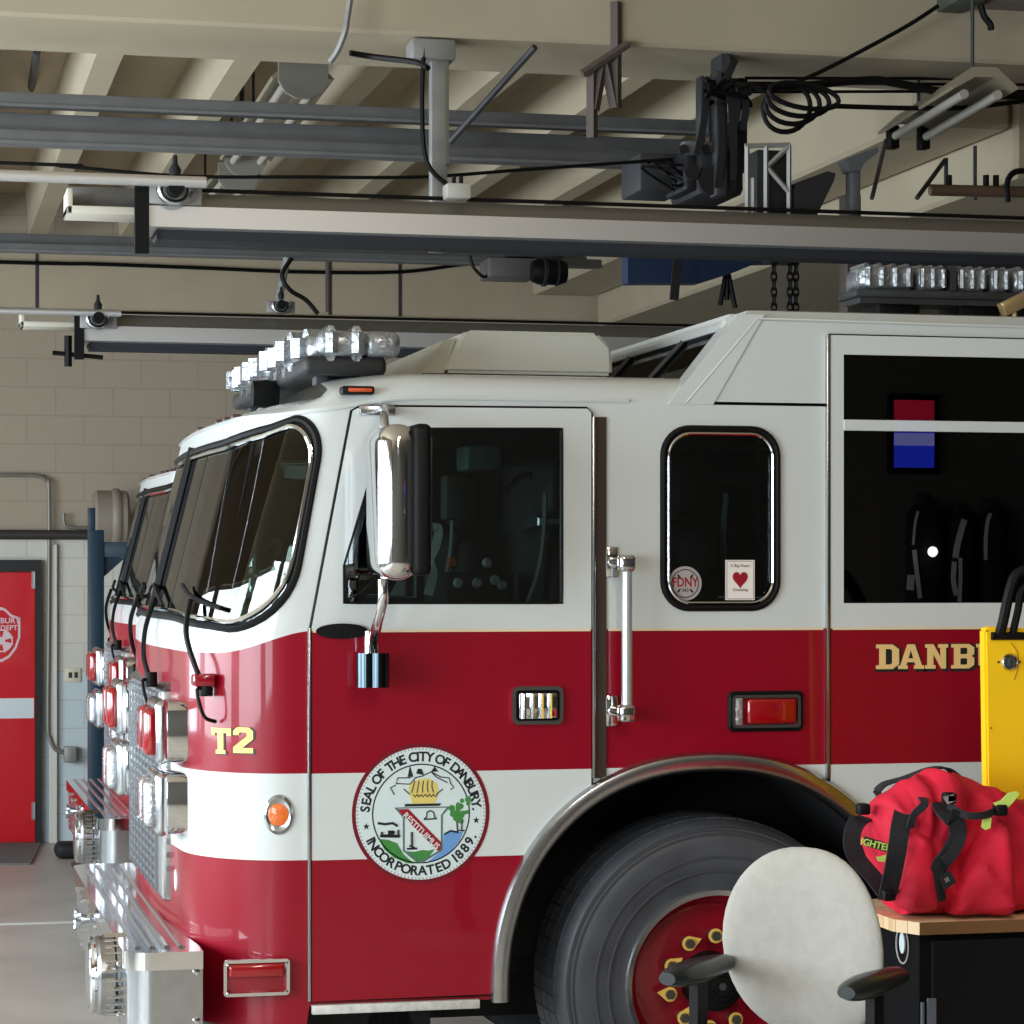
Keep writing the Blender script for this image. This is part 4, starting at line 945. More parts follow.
# unit number on the nose corner, wrapped on the curved skin
def wrapx(u, Yg=.0):
    "p of the nose skin seen at pixel column u"
    best = None
    for k in range(0, 400):
        p = .9*k/400; q = S(p, 1.3); dx, dy = q.x, q.y+CD
        s = (dx*CS-dy*SN)/(dx*SN+dy*CS); uu = 512+F*s
        if best is None or abs(uu-u) < best[0]: best = (abs(uu-u), p, q.y, q)
    return best[1], best[3]
b, bs = nb(), nb()
for ch, ua, ub in (('T', 212, 231.5), ('2', 234, 253.5)):
    pa_, qa = wrapx(ua); pb_, qb = wrapx(ub); zA2 = CH-(752.5-V0)/F*(qa.y+CD)*1.003; zB2 = CH-(727-V0)/F*(qa.y+CD)*1.003
    mp = lambda a, b_, o, pa=pa_, pb=pb_: S(pa+(pb-pa)*a, b_, -o)
    for tgt, o0, o1, gr in ((bs, -.002, -.001, .05), (b, -.004, -.002, 0)):
        wid = max(q[0] for q in GL[ch][0]); pl = [[(q[0]/wid, zA2+q[1]/7*(zB2-zA2)) for q in pp] for pp in GL[ch]]
        if gr: pl = [[(.5+(x-.5)*1.12+.05, z+(-.004 if z < (zA2+zB2)/2 else .001)) for x, z in pl[0]]]
        shell(fill2d(pl, [k/8 for k in range(9)]), mp, o0, o1, tgt)
l2 = obj('unit_lettering', b, yellowl, TR, False); obj('letter_shadow', bs, decal_black, l2, False)
# amber marker light on the nose
pm_, qm = wrapx(278.5); zm_ = CH-(816-V0)/F*(qm.y+CD)
x_, y_, nx_, ny_ = base(pm_)
def onskin(p, z, prof, m, nm, sx=1, sz=1, par=TR, seg=32):
    q = S(p, z); x, y, nx, ny = base(p)
    if nx > 0: nx, ny = -nx, -ny
    nvec = Vector((nx, ny, 0)).normalized(); tv = Vector((-ny, nx, 0))
    b = nb(); rings = []
    for r, h in prof: rings.append([b.verts.new(q+nvec*h+tv*(r*sx*math.cos(2*math.pi*k/seg))+Vector((0, 0, r*sz*math.sin(2*math.pi*k/seg)))) for k in range(seg)])
    for i in range(len(rings)-1):
        for k in range(seg): b.faces.new((rings[i][k], rings[i][(k+1) % seg], rings[i+1][(k+1) % seg], rings[i+1][k]))
    b.faces.new(rings[0]); b.faces.new(rings[-1]); bmesh.ops.recalc_face_normals(b, faces=b.faces)
    return obj(nm, b, m, par)
mk = onskin(pm_, zm_, [(.0, 0), (.062, 0), (.062, .004), (.052, .012), (.04, .007), (0, .007)], chromer, 'marker_bezel', .74, 1)
onskin(pm_, zm_, [(.0, .003), (.036, .006), (.033, .011), (.02, .014), (.004, .015)], amberlens, 'marker_lens', .95, 1, mk)
pv_, qv = wrapx(176.5); onskin(pv_, CH-(879-V0)/F*(qv.y+CD), [(0, 0), (.035, .0), (.035, .004), (.02, .006), (.001, .006)], decal_white, 'round_decal', .7, 1)
# ---- city seal on the door
sx_, sz_ = at(420, 813, 0).x, at(420, 813, 0).z; SR = (Zv(747, 420)-Zv(879, 420))/2; y0 = -.0165
s0 = obj('city_seal', plate([circ(sx_, sz_, SR*1.06, 64)], y0-.001, y0), M('decal_maroon', (110, 10, 28), .35), TR, False, label='round city seal with a shield and lettering around the rim')
obj('seal_disc', plate([circ(sx_, sz_, SR, 64)], y0-.0018, y0-.001), decal_white, s0, False)
b = nb()
for k in range(110):
    a = 2*math.pi*k/110; c_, s_ = math.cos(a), math.sin(a); w_ = .0022
    q = [(SR*.965, -w_), (SR*.995, -w_), (SR*.995, w_), (SR*.965, w_)]
    vs = [b.verts.new((sx_+x*c_-y*s_, y0-.002, sz_+x*s_+y*c_)) for x, y in q]; b.faces.new(vs)
obj('rope_border', b, decal_grey, s0, False)
obj('seal_ring', plate([circ(sx_, sz_, SR*.755, 64), circ(sx_, sz_, SR*.735, 64)], y0-.0024, y0-.0018), decal_black, s0, False)
b = nb()
def ringtext(s, a0, a1, r, h, flip=False):
    n = len(s); wt = [.45 if c in 'I.1' else (.5 if c == ' ' else 1) for c in s]; tot = sum(wt); acc = 0
    for c, w_ in zip(s, wt):
        f = (acc+w_/2)/tot; acc += w_
        if c == ' ': continue
        a = R(a0+(a1-a0)*f); cx, cz = sx_+r*math.cos(a), sz_+r*math.sin(a)
        textmesh(b, c, h, rot2(cx, cz, a-math.pi/2 if not flip else a+math.pi/2, y0-.0018), .0008, bold=.0012)
ringtext('SEAL OF THE CITY OF DANBURY.', 178, 2, SR*.855, SR*.2)
obj('seal_lettering', b, decal_black, s0, False); b = nb()
ringtext('INCORPORATED 1889.', 204, 338, SR*.87, SR*.2, True)
obj('seal_lettering', b, decal_black, s0, False)
for a in (192, -8):
    b = nb()
    cx, cz = sx_+SR*.86*math.cos(R(a)), sz_+SR*.86*math.sin(R(a))
    plate([[(cx+(SR*.055 if k % 2 == 0 else SR*.022)*math.sin(math.pi*k/5), cz+(SR*.055 if k % 2 == 0 else SR*.022)*math.cos(math.pi*k/5)) for k in range(10)]], y0-.0026, y0-.0018, b); obj('seal_star', b, decal_black, s0, False)
def sp(pts): return [(sx_+SR*a, sz_+SR*b_) for a, b_ in pts]
# pixel frame of the enlarged crop: centre (512,466), radius 415
def cp(pts): return sp([((x-512)/415, (466-y)/415) for x, y in pts])
def lay(polys, m, nm, d): 
    b = nb()
    for pl in polys: plate(pl if isinstance(pl[0][0], (list, tuple)) else [pl], y0-.0018-d, y0-.0018, b)
    return obj(nm, b, m, s0, False)
lay([cp([(240, 620), (300, 625), (360, 650), (400, 720), (470, 780), (420, 775), (340, 740), (280, 690)]), cp([(410, 700), (470, 705), (520, 695), (560, 700), (600, 690), (570, 730), (520, 775), (480, 770), (420, 720)])], decal_green, 'green_hill', .0006)
lay([cp([(655, 600), (700, 580), (750, 590), (785, 580), (760, 640), (700, 710), (630, 755), (540, 780), (600, 735), (650, 700)])], decal_blue, 'blue_water', .0006)
lay([[cp([(340, 425), (700, 425), (650, 480), (650, 700), (512, 780), (395, 700), (395, 490)]), cp([(365, 432), (675, 432), (638, 478), (638, 693), (512, 765), (406, 693), (406, 490)])]], M('seal_line', (80, 110, 105), .5), 'shield_outline', .001)
lay([cp([(365, 436), (430, 436), (640, 650), (640, 690), (620, 705), (395, 480)])], decal_red, 'red_band', .0012)
b = nb(); textmesh(b, 'RESTITUIMUS', SR*.125, rot2(*cp([(512, 575)])[0], R(-45), y0-.0030), .0006, bold=.0004); obj('band_lettering', b, decal_white, s0, False)
lay([cp([(440, 345), (620, 345), (600, 405), (455, 405)]), cp([(450, 270), (500, 250), (560, 245), (615, 280), (625, 345), (440, 345), (430, 300)])], decal_yellow, 'crown', .0008)
b = nb()
def ln(pts, r=.0017):
    q = [Vector((x, y0-.003, z)) for x, z in cp(pts)]; tube(b, q, r, 4)
plate([cp([(410, 404), (640, 404), (630, 420), (405, 420)])], y0-.0032, y0-.0018, b)
for k in range(6): ln([(460+26*k, 345), (473+26*k, 362), (486+26*k, 345)])
for k in range(5): ln([(450+35*k, 335), (460+30*k, 300), (470+28*k, 260)])
ln([(400, 310), (440, 345)]); ln([(650, 315), (610, 345)])
plate([cp([(425, 235), (440, 165), (462, 235)])], y0-.0030, y0-.0018, b); plate([cp([(575, 205), (598, 170), (620, 205)])], y0-.0030, y0-.0018, b); plate([cp([(480, 215), (490, 185), (515, 185), (530, 225)])], y0-.0030, y0-.0018, b)
ln([(445, 240), (360, 240), (350, 275), (440, 280), (475, 240), (520, 230), (575, 205), (640, 240), (690, 245), (700, 280), (720, 305), (700, 320)]); ln([(350, 285), (315, 300), (340, 345)]); ln([(575, 205), (610, 240), (680, 275)])
obj('ribbon_drawing', b, decal_black, s0, False); b = nb()
ln([(530, 500), (545, 490), (548, 460), (570, 448), (592, 460), (596, 490), (612, 500), (530, 503)], .0022)
obj('bell_drawing', b, decal_black, s0, False); b = nb()
ln([(452, 580), (452, 680)], .004); ln([(420, 685), (485, 685)], .003); ln([(435, 665), (470, 680)], .0025)
ln([(250, 600), (375, 605)], .005); ln([(262, 575), (262, 600)], .004); ln([(300, 580), (340, 580)], .006); ln([(365, 565), (368, 610)], .0035); ln([(235, 520), (280, 528), (330, 522), (360, 540)], .004)
obj('mill_drawing', b, decal_black, s0, False); b = nb()
ln([(745, 575), (740, 520)], .0025); ln([(770, 575), (775, 510)], .0025); ln([(740, 578), (790, 578)], .002); ln([(660, 600), (700, 578), (750, 590)], .003)
obj('trunk_drawing', b, decal_black, s0, False)
b = nb(); rs = random.Random(3)
for k in range(26):
    x, y = rs.gauss(765, 26), rs.uniform(370, 520); plate([circ(*cp([(x, y)])[0], SR*rs.uniform(.03, .055), 7)], y0-.0026-.00004*k, y0-.0018, b)
obj('tree_leaves', b, decal_green, s0, False)
# ---- decals on the centre window
b = plate([circ(*xz(685.5, 583.5), X(702)-X(685.5), 40)], .004, .007); dd = obj('round_sticker', b, decal_grey, TR, False, label='round fire department sticker in the window')
cx, cz = xz(685.5, 583.5); b = nb(); textmesh(b, 'FDNY', .042, rot2(cx, cz+.003, 0, .004), .001, bold=.0008, xs=.8); obj('sticker_lettering', b, decal_red, dd, False)
b = nb(); tube(b, [Vector((x, .0035, z)) for x, z in circ(cx, cz, .045, 30)], .0015, 4, True)
for t in (45, 135, 225, 315): tube(b, [Vector((cx+.022*math.cos(R(t))*1.1, .0035, cz+.026*math.sin(R(t)))), Vector((cx+.036*math.cos(R(t)), .0035, cz+.04*math.sin(R(t))))], .003, 4)
textmesh(b, '343', .016, rot2(cx, cz-.022, 0, .004), .001); obj('sticker_lines', b, decal_black, dd, False)
a, q = at(726, 560, 0), at(755, 600, 0); b = nb(); box(b, a.x, q.x, .004, .007, q.z, a.z); cd = obj('heart_card', b, M('card_white', (235, 228, 222), .6), TR, False, label='white card with a red heart')
hx, hz = xz(740.5, 579); b = plate([[(hx+.0016*(16*math.sin(t)**3), hz+.0019*(13*math.cos(t)-5*math.cos(2*t)-2*math.cos(3*t)-math.cos(4*t))) for t in [2*math.pi*k/40 for k in range(40)]]], .0025, .004); obj('red_heart', b, decal_red, cd, False)
b = nb()
for z_, s_ in ((hz+.043, 'A Big Heart'), (hz-.035, 'Donating')): textmesh(b, s_, .014, rot2(hx, z_, 0, .0035), .0006)
tube(b, [Vector((x, .0035, z)) for x, z in rrect(a.x+.004, q.x-.004, q.z+.004, a.z-.004, .002, 2)], .0008, 4, True); obj('card_lettering', b, M('card_ink', (120, 90, 90), .6), cd, False)
# ---- grab handle
b = nb(); hx_ = X(627); hz0_, hz1_ = Zv(712, 627, -.08), Zv(562, 627, -.08); hx_ = at(627, 600, -.08).x
tube(b, [(hx_, -.08, hz0_), (hx_, -.08, hz1_)], .017, 14); gh = obj('grab_handle', b, M('handle_knurl', (205, 212, 214), .28, .6), TR)
for z_ in (hz0_, hz1_):
    b = nb(); box(b, hx_-.028, hx_+.024, -.105, -.055, z_-.032, z_+.024, .012, 3); box(b, hx_-.05, hx_-.01, -.012, .0, z_-.05, z_+.05, .006); tube(b, [(hx_-.02, -.075, z_), (hx_-.03, -.005, z_)], .015, 10)
    obj('handle_bracket', b, chrome, gh)
# red side lights
def lamp(u0, u1, v0_, v1_, y, lens_only=False, nm='warning_light', split=0):
    a, q = at(u0, v0_, y), at(u1, v1_, y)
    b = plate([rrect(a.x, q.x, q.z, a.z, .012), rrect(a.x+.01, q.x-.01, q.z+.01, a.z-.01, .006)], y-.018, y); o = obj(nm, b, chrome, TR)
    b = nb(); box(b, a.x+.014+split, q.x-.014, y-.024, y-.001, (q.z+.012 if split else (a.z+q.z)/2), a.z-.012, .012, 3); obj('lens', b, redlens, o)
    if split: b = nb(); box(b, a.x+.008, a.x+split, y-.018, y-.001, q.z+.008, a.z-.008, .004); obj('clear_end', b, clearlens, o)
    return o
lp = lamp(731, 799, 695, 727, 0, split=.035)
a, q = at(731, 695, 0), at(799, 727, 0); b = nb(); tube(b, [Vector((x, -.004, z)) for x, z in rrect(a.x-.006, q.x+.006, q.z-.006, a.z+.006, .014)], .007, 6, True); obj('gasket', b, black, lp)
lp = lamp(223, 289, 960, 994, -.012)
a, q = at(223, 960, 0), at(289, 994, 0)
b = nb(); box(b, a.x+.004, q.x-.004, -.02, .02, q.z+.004, a.z-.004, .006); obj('backing', b, redp, lp)
b = nb()
for dx in (.012, q.x-a.x-.012):
    for dz in (.012, a.z-q.z-.012): lathe(b, [(0, -.0), (.006, -.0), (.004, -.006), (0, -.007)], (a.x+dx, -.03, q.z+dz), 'y', 10)
obj('screw', b, chrome, lp)
# amber roof marker
a, q = at(343, 385, -.03), at(376, 394, -.03); zz = 2.485
b = nb(); box(b, a.x, q.x, -.012, .05, q.z, a.z, .008); mk2 = obj('roof_marker', b, black, TR)
b = nb(); box(b, a.x+.02, q.x-.008, -.018, .0, q.z+.007, a.z-.007, .004); obj('marker_lens', b, M('marker_orange', (200, 80, 40), .3), mk2)
# marker lights along the brow
for py in (.45, .6, .75, 1.22, 1.7, 1.85, 2.0):
    pp = None
    for k in range(200):
        p = LL*k/200
        if base(p)[1] >= py: pp = p; break
    q = S(pp, ztop(pp), -.02); b = nb(); box(b, q.x-.022, q.x+.01, q.y-.03, q.y+.03, q.z+.0, q.z+.02, .006); obj('brow_marker', b, M('marker_dark', (70, 50, 44), .4) if 'marker_dark' not in MATS else MATS['marker_dark'], TR)
# ---- wheel arch trim and well
b = nb(); n = 72; rings = []
def arcp(f, dr):
    a = math.pi*(1-f); c_, s_ = math.cos(a), math.sin(a); return (ACX+(aR-dr)*math.copysign(abs(c_)**.909, c_), ACZ+(aRz-dr)*abs(s_)**.909)
prf = [(0, -.004), (0, -.028), (.008, -.04), (.03, -.046), (.052, -.04), (.062, -.02), (.062, .02)]
for i in range(n+1): rings.append([b.verts.new((arcp(i/n, dr)[0], y, arcp(i/n, dr)[1])) for dr, y in prf])
ext = [b.verts.new((ACX-aR+dr, y, Zv(1001, 489))) for dr, y in prf]; ext2 = [b.verts.new((ACX+aR-dr, y, Zv(1001, 489))) for dr, y in prf]
rings = [ext]+rings+[ext2]
for i in range(len(rings)-1):
    for k in range(len(prf)-1): b.faces.new((rings[i][k], rings[i][k+1], rings[i+1][k+1], rings[i+1][k]))
b.faces.new(rings[0]); b.faces.new(rings[-1])
bmesh.ops.recalc_face_normals(b, faces=b.faces)
obj('wheel_arch_trim', b, chromer, TR)
b = nb(); rings = []
for i in range(n+1):
    q = arcp(i/n, .045); rings.append([b.verts.new((q[0], y, q[1])) for y in (.0, .75)])
for i in range(n): b.faces.new((rings[i][0], rings[i+1][0], rings[i+1][1], rings[i][1]))
b.faces.new([r[1] for r in rings])
obj('wheel_well', b, wellm, TR)
b = nb(); rings = []
for i in range(n+1):
    q = arcp(i/n, .045); rings.append([b.verts.new((q[0], y, q[1])) for y in (HW-.75, HW)])
for i in range(n): b.faces.new((rings[i][0], rings[i+1][0], rings[i+1][1], rings[i][1]))
b.faces.new([r[0] for r in rings])
obj('wheel_well', b, wellm, TR)
b = nb(); box(b, 1.0, 1.66, .2, HW-.2, .34, .6); box(b, 1.6, XE, .95, HW-.95, .32, .9); box(b, .95, XE, .80, .95, .5, .75); box(b, .95, XE, HW-.95, HW-.80, .5, .75); box(b, 3.3, XE, .1, HW-.1, .4, .6); obj('chassis', b, wellm, TR, False)
b = nb(); q = at(384, 1022, .3); lathe(b, [(0, 0), (.075, 0), (.08, .03), (.08, .3), (0, .3)], (q.x, .2, q.z), 'y', 24); obj('air_tank', b, galv, TR)
# ---- wheels
def wheel(y, s):
    "s=-1: outside towards -Y"
    W = bmesh.new(); c = (WX, y, WZ); rt = .535
    lathe(W, [(.305, 0), (.33, .012*-s*-1*0-.0), (.38, s*.012), (.46, s*.018), (.505, s*.008), (.53, -s*.022), (.536, -s*.055), (.536, -s*.30), (.52, -s*.34), (.46, -s*.36), (.31, -s*.34)], c, 'y', 96)
    t = obj('tyre', W, tyrem, TR, ang=50)
    b = nb()
    for k in range(4):
        r = (.505, .49, .415, .37)[k]; tube(b, [Vector((WX+r*math.cos(R(a)), y+s*(.009, .014, .016, .012)[k], WZ+r*math.sin(R(a)))) for a in range(0, 360, 5)], .004 if k else .006, 5, True)
    obj('sidewall_ridge', b, M('tyre_ridge', (60, 62, 66), .6) if 'tyre_ridge' not in MATS else MATS['tyre_ridge'], t)
    b = nb()
    for k in range(60):
        a = 2*math.pi*k/60; m_ = Matrix.Rotation(-a, 3, 'Y')
        for yy in (.09, .18, .27):
            v = box(b, -.025, .025, -.042, .042, -.004, .0)
            for q in v: q.co = m_ @ (q.co+Vector((0, 0, .538)))+Vector((WX, y-s*yy, WZ))
    obj('tread_block', b, tyrem, t, False)
    b = nb(); lathe(b, [(.288, -.0), (.306, s*.01), (.31, s*.004), (.305, -s*.03), (.29, -s*.03)], c, 'y', 72, closed=False); obj('rim_edge', b, chrome, TR)
    b = nb(); lathe(b, [(.292, -s*.004), (.286, -s*.04), (.262, -s*.085), (.25, -s*.10), (.215, -s*.095), (.13, -s*.10), (.09, -s*.10), (0, -s*.10)], c, 'y', 72); w_ = obj('wheel_disc', b, hubred, TR)
    b = nb(); lathe(b, [(.0, s*.06), (.03, s*.06), (.034, s*.045), (.05, s*.045), (.055, s*.03), (.072, s*.028), (.076, s*.0), (.092, -s*.01), (.095, -s*.1)], c, 'y', 48); obj('hub', b, black, w_)
    b = nb(); lathe(b, [(.0, s*.062), (.012, s*.062), (.014, s*.05)], c, 'y', 16); obj('hub_cap', b, darksteel, w_)
    for k in range(10):
        a = R(86+36*k); x, z = WX+.150*math.cos(a), WZ+.150*math.sin(a); 
        b = nb(); lathe(b, [(0, s*.0), (.016, s*.0), (.018, -s*.02), (.018, -s*.1)], (x, y-s*.035*1, z), 'y', 6); ln_ = obj('lug_nut', b, M('nut_grey', (96, 92, 84), .4, .7) if 'nut_grey' not in MATS else MATS['nut_grey'], w_)
        b = nb(); ta = R((-10, 20, 35, 170, 60, 200, 250, 300, 20, 330)[k])
        pl = [(x+.024*math.cos(t), z+.024*math.sin(t)) for t in [ta+R(45+270*j/12) for j in range(13)]]+[(x+.044*math.cos(ta), z+.044*math.sin(ta))]
        plate([pl, circ(x, z, .016, 12)], y-s*.05-.003, y-s*.05+.003, b); obj('nut_indicator', b, M('indicator_yellow', (225, 185, 90), .5) if 'indicator_yellow' not in MATS else MATS['indicator_yellow'], w_, False)
wheel(.05, -1); wheel(HW-.05, 1)
b = nb(); tube(b, [(WX, .3, WZ), (WX, HW-.3, WZ)], .07, 12); obj('axle', b, wellm, TR)
# ---- grille, headlights, bumper
grm = M('grille_metal', (196, 198, 200), .25, .85)
b = nb(); box(b, .835, 1.05, .60, HW-.60, .80, 1.50, .02); 
gr = obj('grille', b, grm, TR)
b = plate([[(.835, 1.5), (.90, 1.56), (1.0, 1.56), (1.0, 1.5)]], .60, HW-.60); obj('grille_hood', b, chromer, gr, False)
b = nb()
for k in range(22): z_ = .84+.03*k; box(b, .827, .837, .72, HW-.72, z_, z_+.012)
for k in range(9): y_ = .72+(HW-1.44)*k/8; box(b, .823, .839, y_-.006, y_+.006, .82, 1.49)
for yy in (.598, HW-.604):
    for k in range(12): z_ = .9+.045*k; box(b, .85, .872, yy-.001, yy+.006, z_, z_+.018)
obj('grille_mesh', b, M('mesh_dark', (160, 164, 168), .3, .8), gr, False)
def pod(y0, y1, zc_, red):
    s = 1 if y0 < HW/2 else -1; ya, yb = y0, y1; h = .098
    b = nb(); box(b, .80, 1.0, ya, yb, zc_-h, zc_+h, .03, 3); o = obj('headlight_housing', b, chrome, TR)
    b = nb(); box(b, .785, .83, ya-.006, yb+.006, zc_-h-.006, zc_+h+.006, .03, 3); obj('bezel', b, chromer, o)
    for k in range(2):
        yc_ = ya+(yb-ya)*(k*.5+.25); b = nb(); w2 = (yb-ya)*.22
        box(b, .752, .80, yc_-w2, yc_+w2, zc_-h+.02, zc_+h-.02, .03, 3); obj('lens', b, (redlens if red else clearlens), o)
for y0_, y1_ in ((.30, .60), (HW-.60, HW-.30)):
    pod(y0_, y1_, 1.378, True); pod(y0_, y1_, 1.148, False)
# bumper: wrap-around box with tread plate on top
zt0, zt1 = .455, .715
bx = X(128, 0)
def bplan(o=0): 
    pts = []
    for k in range(9): a = R(90*k/8); pts.append((bx+.07-o+0-.07*math.sin(a)*1.0+0, -.03-o+.07-.07*math.cos(a)))
    return pts
near = [(.90, -.03)]+[(bx+.08-.08*math.sin(R(90*k/8)), .05-.08*math.cos(R(90*k/8))) for k in range(9)]
ff = near+[(x, HW-y) for x, y in reversed(near)]
ff = [(x-(.012*math.sin(math.pi*(y+.03)/(HW+.06)) if x < .89 else 0), y) for x, y in ff]
back = [(.90, HW+.03), (.90, HW-.1), (.87, HW-.5), (.87, .5), (.90, .1)]
b = nb()
def loftxy(b, pl, z0, z1, ins=0):
    A = [b.verts.new((x, y, z0)) for x, y in pl]; B = [b.verts.new((x, y, z1)) for x, y in pl]; n = len(pl)
    for i in range(n): b.faces.new((A[i], A[(i+1) % n], B[(i+1) % n], B[i]))
    b.faces.new(A); b.faces.new(B); bmesh.ops.recalc_face_normals(b, faces=b.faces)
loftxy(b, ff+back[1:], zt0, zt1)
bp = obj('bumper', b, chromer, TR)
pl2 = [(x-.012 if x < .89 else x, y+(-.01 if y < 1 else .01)) for x, y in ff]+back[1:]
b = nb(); loftxy(b, pl2, zt1-.045, zt1+.01); obj('bumper_lip', b, chrome, bp)
b = nb()
for k in range(4):
    x = bx+.035+.045*k; tube(b, [(x, .06, zt1+.01), (x, HW-.06, zt1+.01)], .011, 6, flat=.7)
obj('tread_plate', b, chromer, bp)
for (x, y, z) in [(.88, -.03, .51), (.88, -.03, .66)]: b = nb(); lathe(b, [(0, 0), (.012, 0), (.009, -.008), (0, -.01)], (x, y, z), 'y', 12); obj('bolt', b, chrome, bp)
for y in (.2, .45, .75, 1.1, 1.4, 1.8, 2.2):
    for z in (.5, .66): b = nb(); lathe(b, [(.012, 0), (.011, -.008), (0, -.012)], (bx-.012*math.sin(math.pi*(y+.03)/(HW+.06))-.004, y, z), 'x', 12); obj('bolt', b, chrome, bp)
b = nb(); box(b, .9, 1.3, .4, HW-.4, .5, .68); obj('bumper_bracket', b, wellm, bp)
# mechanical siren on the bumper front
sy = .38; sz0 = .60; sx0 = X(122, .38)+.015
def lx(b, prof, seg=40): lathe(b, prof, (sx0, sy, sz0), 'x', seg)
b = nb(); lx(b, [(0, .0), (.12, .0), (.125, -.035), (.115, -.04), (.128, -.045), (.128, -.09), (.10, -.125), (0, -.125)]); si = obj('siren', b, chromer, TR)
b = nb()
for k in range(28):
    a = 2*math.pi*k/28; q = Vector((sx0-.02, sy+.127*math.cos(a), sz0+.127*math.sin(a))); tube(b, [q+Vector((-.055, 0, 0)), q+Vector((.015, 0, 0))], .006, 5)
obj('siren_fins', b, chrome, si)
b = nb(); tube(b, [Vector((sx0-.11, sy+.112*math.cos(R(t)), sz0+.112*math.sin(R(t)))) for t in range(0, 360, 10)], .012, 8, True); obj('siren_ring', b, chrome, si)
b = nb(); box(b, sx0-.01, bx+.03, sy-.05, sy+.05, sz0-.06, sz0+.06, .01); obj('siren_mount', b, galv, si)
# air horn trumpets and grab loop on the bumper face
for yy in (.85, 1.6):
    b = nb(); q = (bx-.005, yy, .62); lathe(b, [(.015, .0), (.018, -.02), (.025, -.04), (.045, -.055), (.04, -.05), (.0, -.01)], q, 'x', 24); obj('air_horn', b, chrome, TR)
# wipers
for p0_, sgn in ((.30, 1), (.30+.72, 1), (LL-.32, -1)):
    a0 = S(p0_, 1.52, .03); m0 = S(p0_, 1.58, .05)
    b = nb(); lathe(b, [(0, -.02), (.022, -.02), (.022, .03), (0, .03)], a0, 'z', 14); 
    tube(b, smoothpts([a0, S(p0_+.02, 1.62, .06), S(p0_-.04*sgn, 1.75, .05), S(p0_-.05*sgn, 2.0, .035)], 5), [.016]*4+[.012]*4+[.008]*8, 6) if 0 else tube(b, smoothpts([a0, S(p0_+.03*sgn, 1.6, .05), S(p0_+.10*sgn, 1.70, .04), S(p0_+.16*sgn, 1.80, .025)], 5), .009, 6)
    tube(b, [S(p0_+(-.02+.045*k)*sgn, 1.775+.008*k, .016) for k in range(10)], .008, 6)
    tube(b, smoothpts([a0, a0+Vector((-.03, -.02, .0)), a0+Vector((-.01, -.03, -.08)), a0+Vector((.03, -.01, -.1))], 4), .006, 6)
    obj('wiper', b, black, TR)
b = nb(); q = S(.30, 1.56, .02); box(b, q.x-.05, q.x+.02, q.y-.03, q.y+.05, 1.53, 1.57, .01); obj('wiper_bracket', b, redp, TR)
# ---- mirrors
def mirror_(ysign):
    f = (lambda Y: Y) if ysign < 0 else (lambda Y: HW-Y)
    Ym = -.30
    c = at(395, 503, Ym); wz = (Zv(427, 395, Ym)-Zv(581, 395, Ym)); mx0, mx1 = at(371, 500, Ym).x, at(413, 500, Ym).x
    y0_, y1_ = sorted((f(-.46), f(-.17)))
    b = nb(); box(b, mx0, mx1-.01, y0_, y1_, c.z-wz/2, c.z+wz/2, .052, 5); o = obj('mirror', b, chrome, TR)
    b = nb(); box(b, mx1-.03, mx1+.028, y0_-.004, y1_+.004, c.z-wz/2+.012, c.z+wz/2-.0, .02, 3); obj('mirror_rim', b, black, o)
    b = nb(); box(b, mx1+.026, mx1+.031, y0_+.02, y1_-.02, c.z-wz/2+.04, c.z+wz/2-.04, .002); obj('mirror_glass', b, M('mirror_glass', (210, 214, 216), .02, 1) if 'mirror_glass' not in MATS else MATS['mirror_glass'], o)
    yy = f(-.28)
    pA = at(386, 427, -.28); pB = at(385, 412, -.1); pC = at(385, 407, -.02)
    b = nb(); tube(b, smoothpts([Vector((pA.x, yy, pA.z-.03)), Vector((pA.x, f(-.25), pA.z+.03)), Vector((pB.x, f(-.1), pB.z)), Vector((pC.x, f(-.01), pC.z))], 5), .014, 10); box(b, X(358), X(394), *sorted((f(-.03), f(-.014))), Zv(416, 385), Zv(406, 385), .005)
    obj('upper_arm', b, chromer, o)
    q = [at(383, 580, -.28), at(383, 600, -.28), at(377, 625, -.2), at(374, 640, -.12), at(374, 657, -.10)]
    b = nb(); tube(b, smoothpts([Vector((p.x, f(p.y), p.z)) for p in q], 5), .016, 10); tube(b, [Vector((q[-1].x-.02, f(-.1), q[-1].z+.08)), Vector((q[-1].x-.02, f(-.1), q[-1].z))], .01, 8); obj('lower_arm', b, chrome, o)
    a, d_ = at(355, 653, -.1), at(388, 687, -.1); b = nb(); 
    lathe(b, [(0, d_.z), (.036, d_.z), (.036, a.z), (0, a.z)], (a.x+.04, f(-.1), 0), 'z', 28); lathe(b, [(0, d_.z), (.03, d_.z), (.03, a.z), (0, a.z)], (d_.x-.03, f(-.12), 0), 'z', 28)
    box(b, a.x+.03, d_.x-.03, *sorted((f(-.1), f(-.0))), d_.z+.03, a.z-.03); obj('arm_clamp', b, M('dark_chrome', (60, 70, 76), .12, 1) if 'dark_chrome' not in MATS else MATS['dark_chrome'], o)
mirror_(-1); mirror_(1)
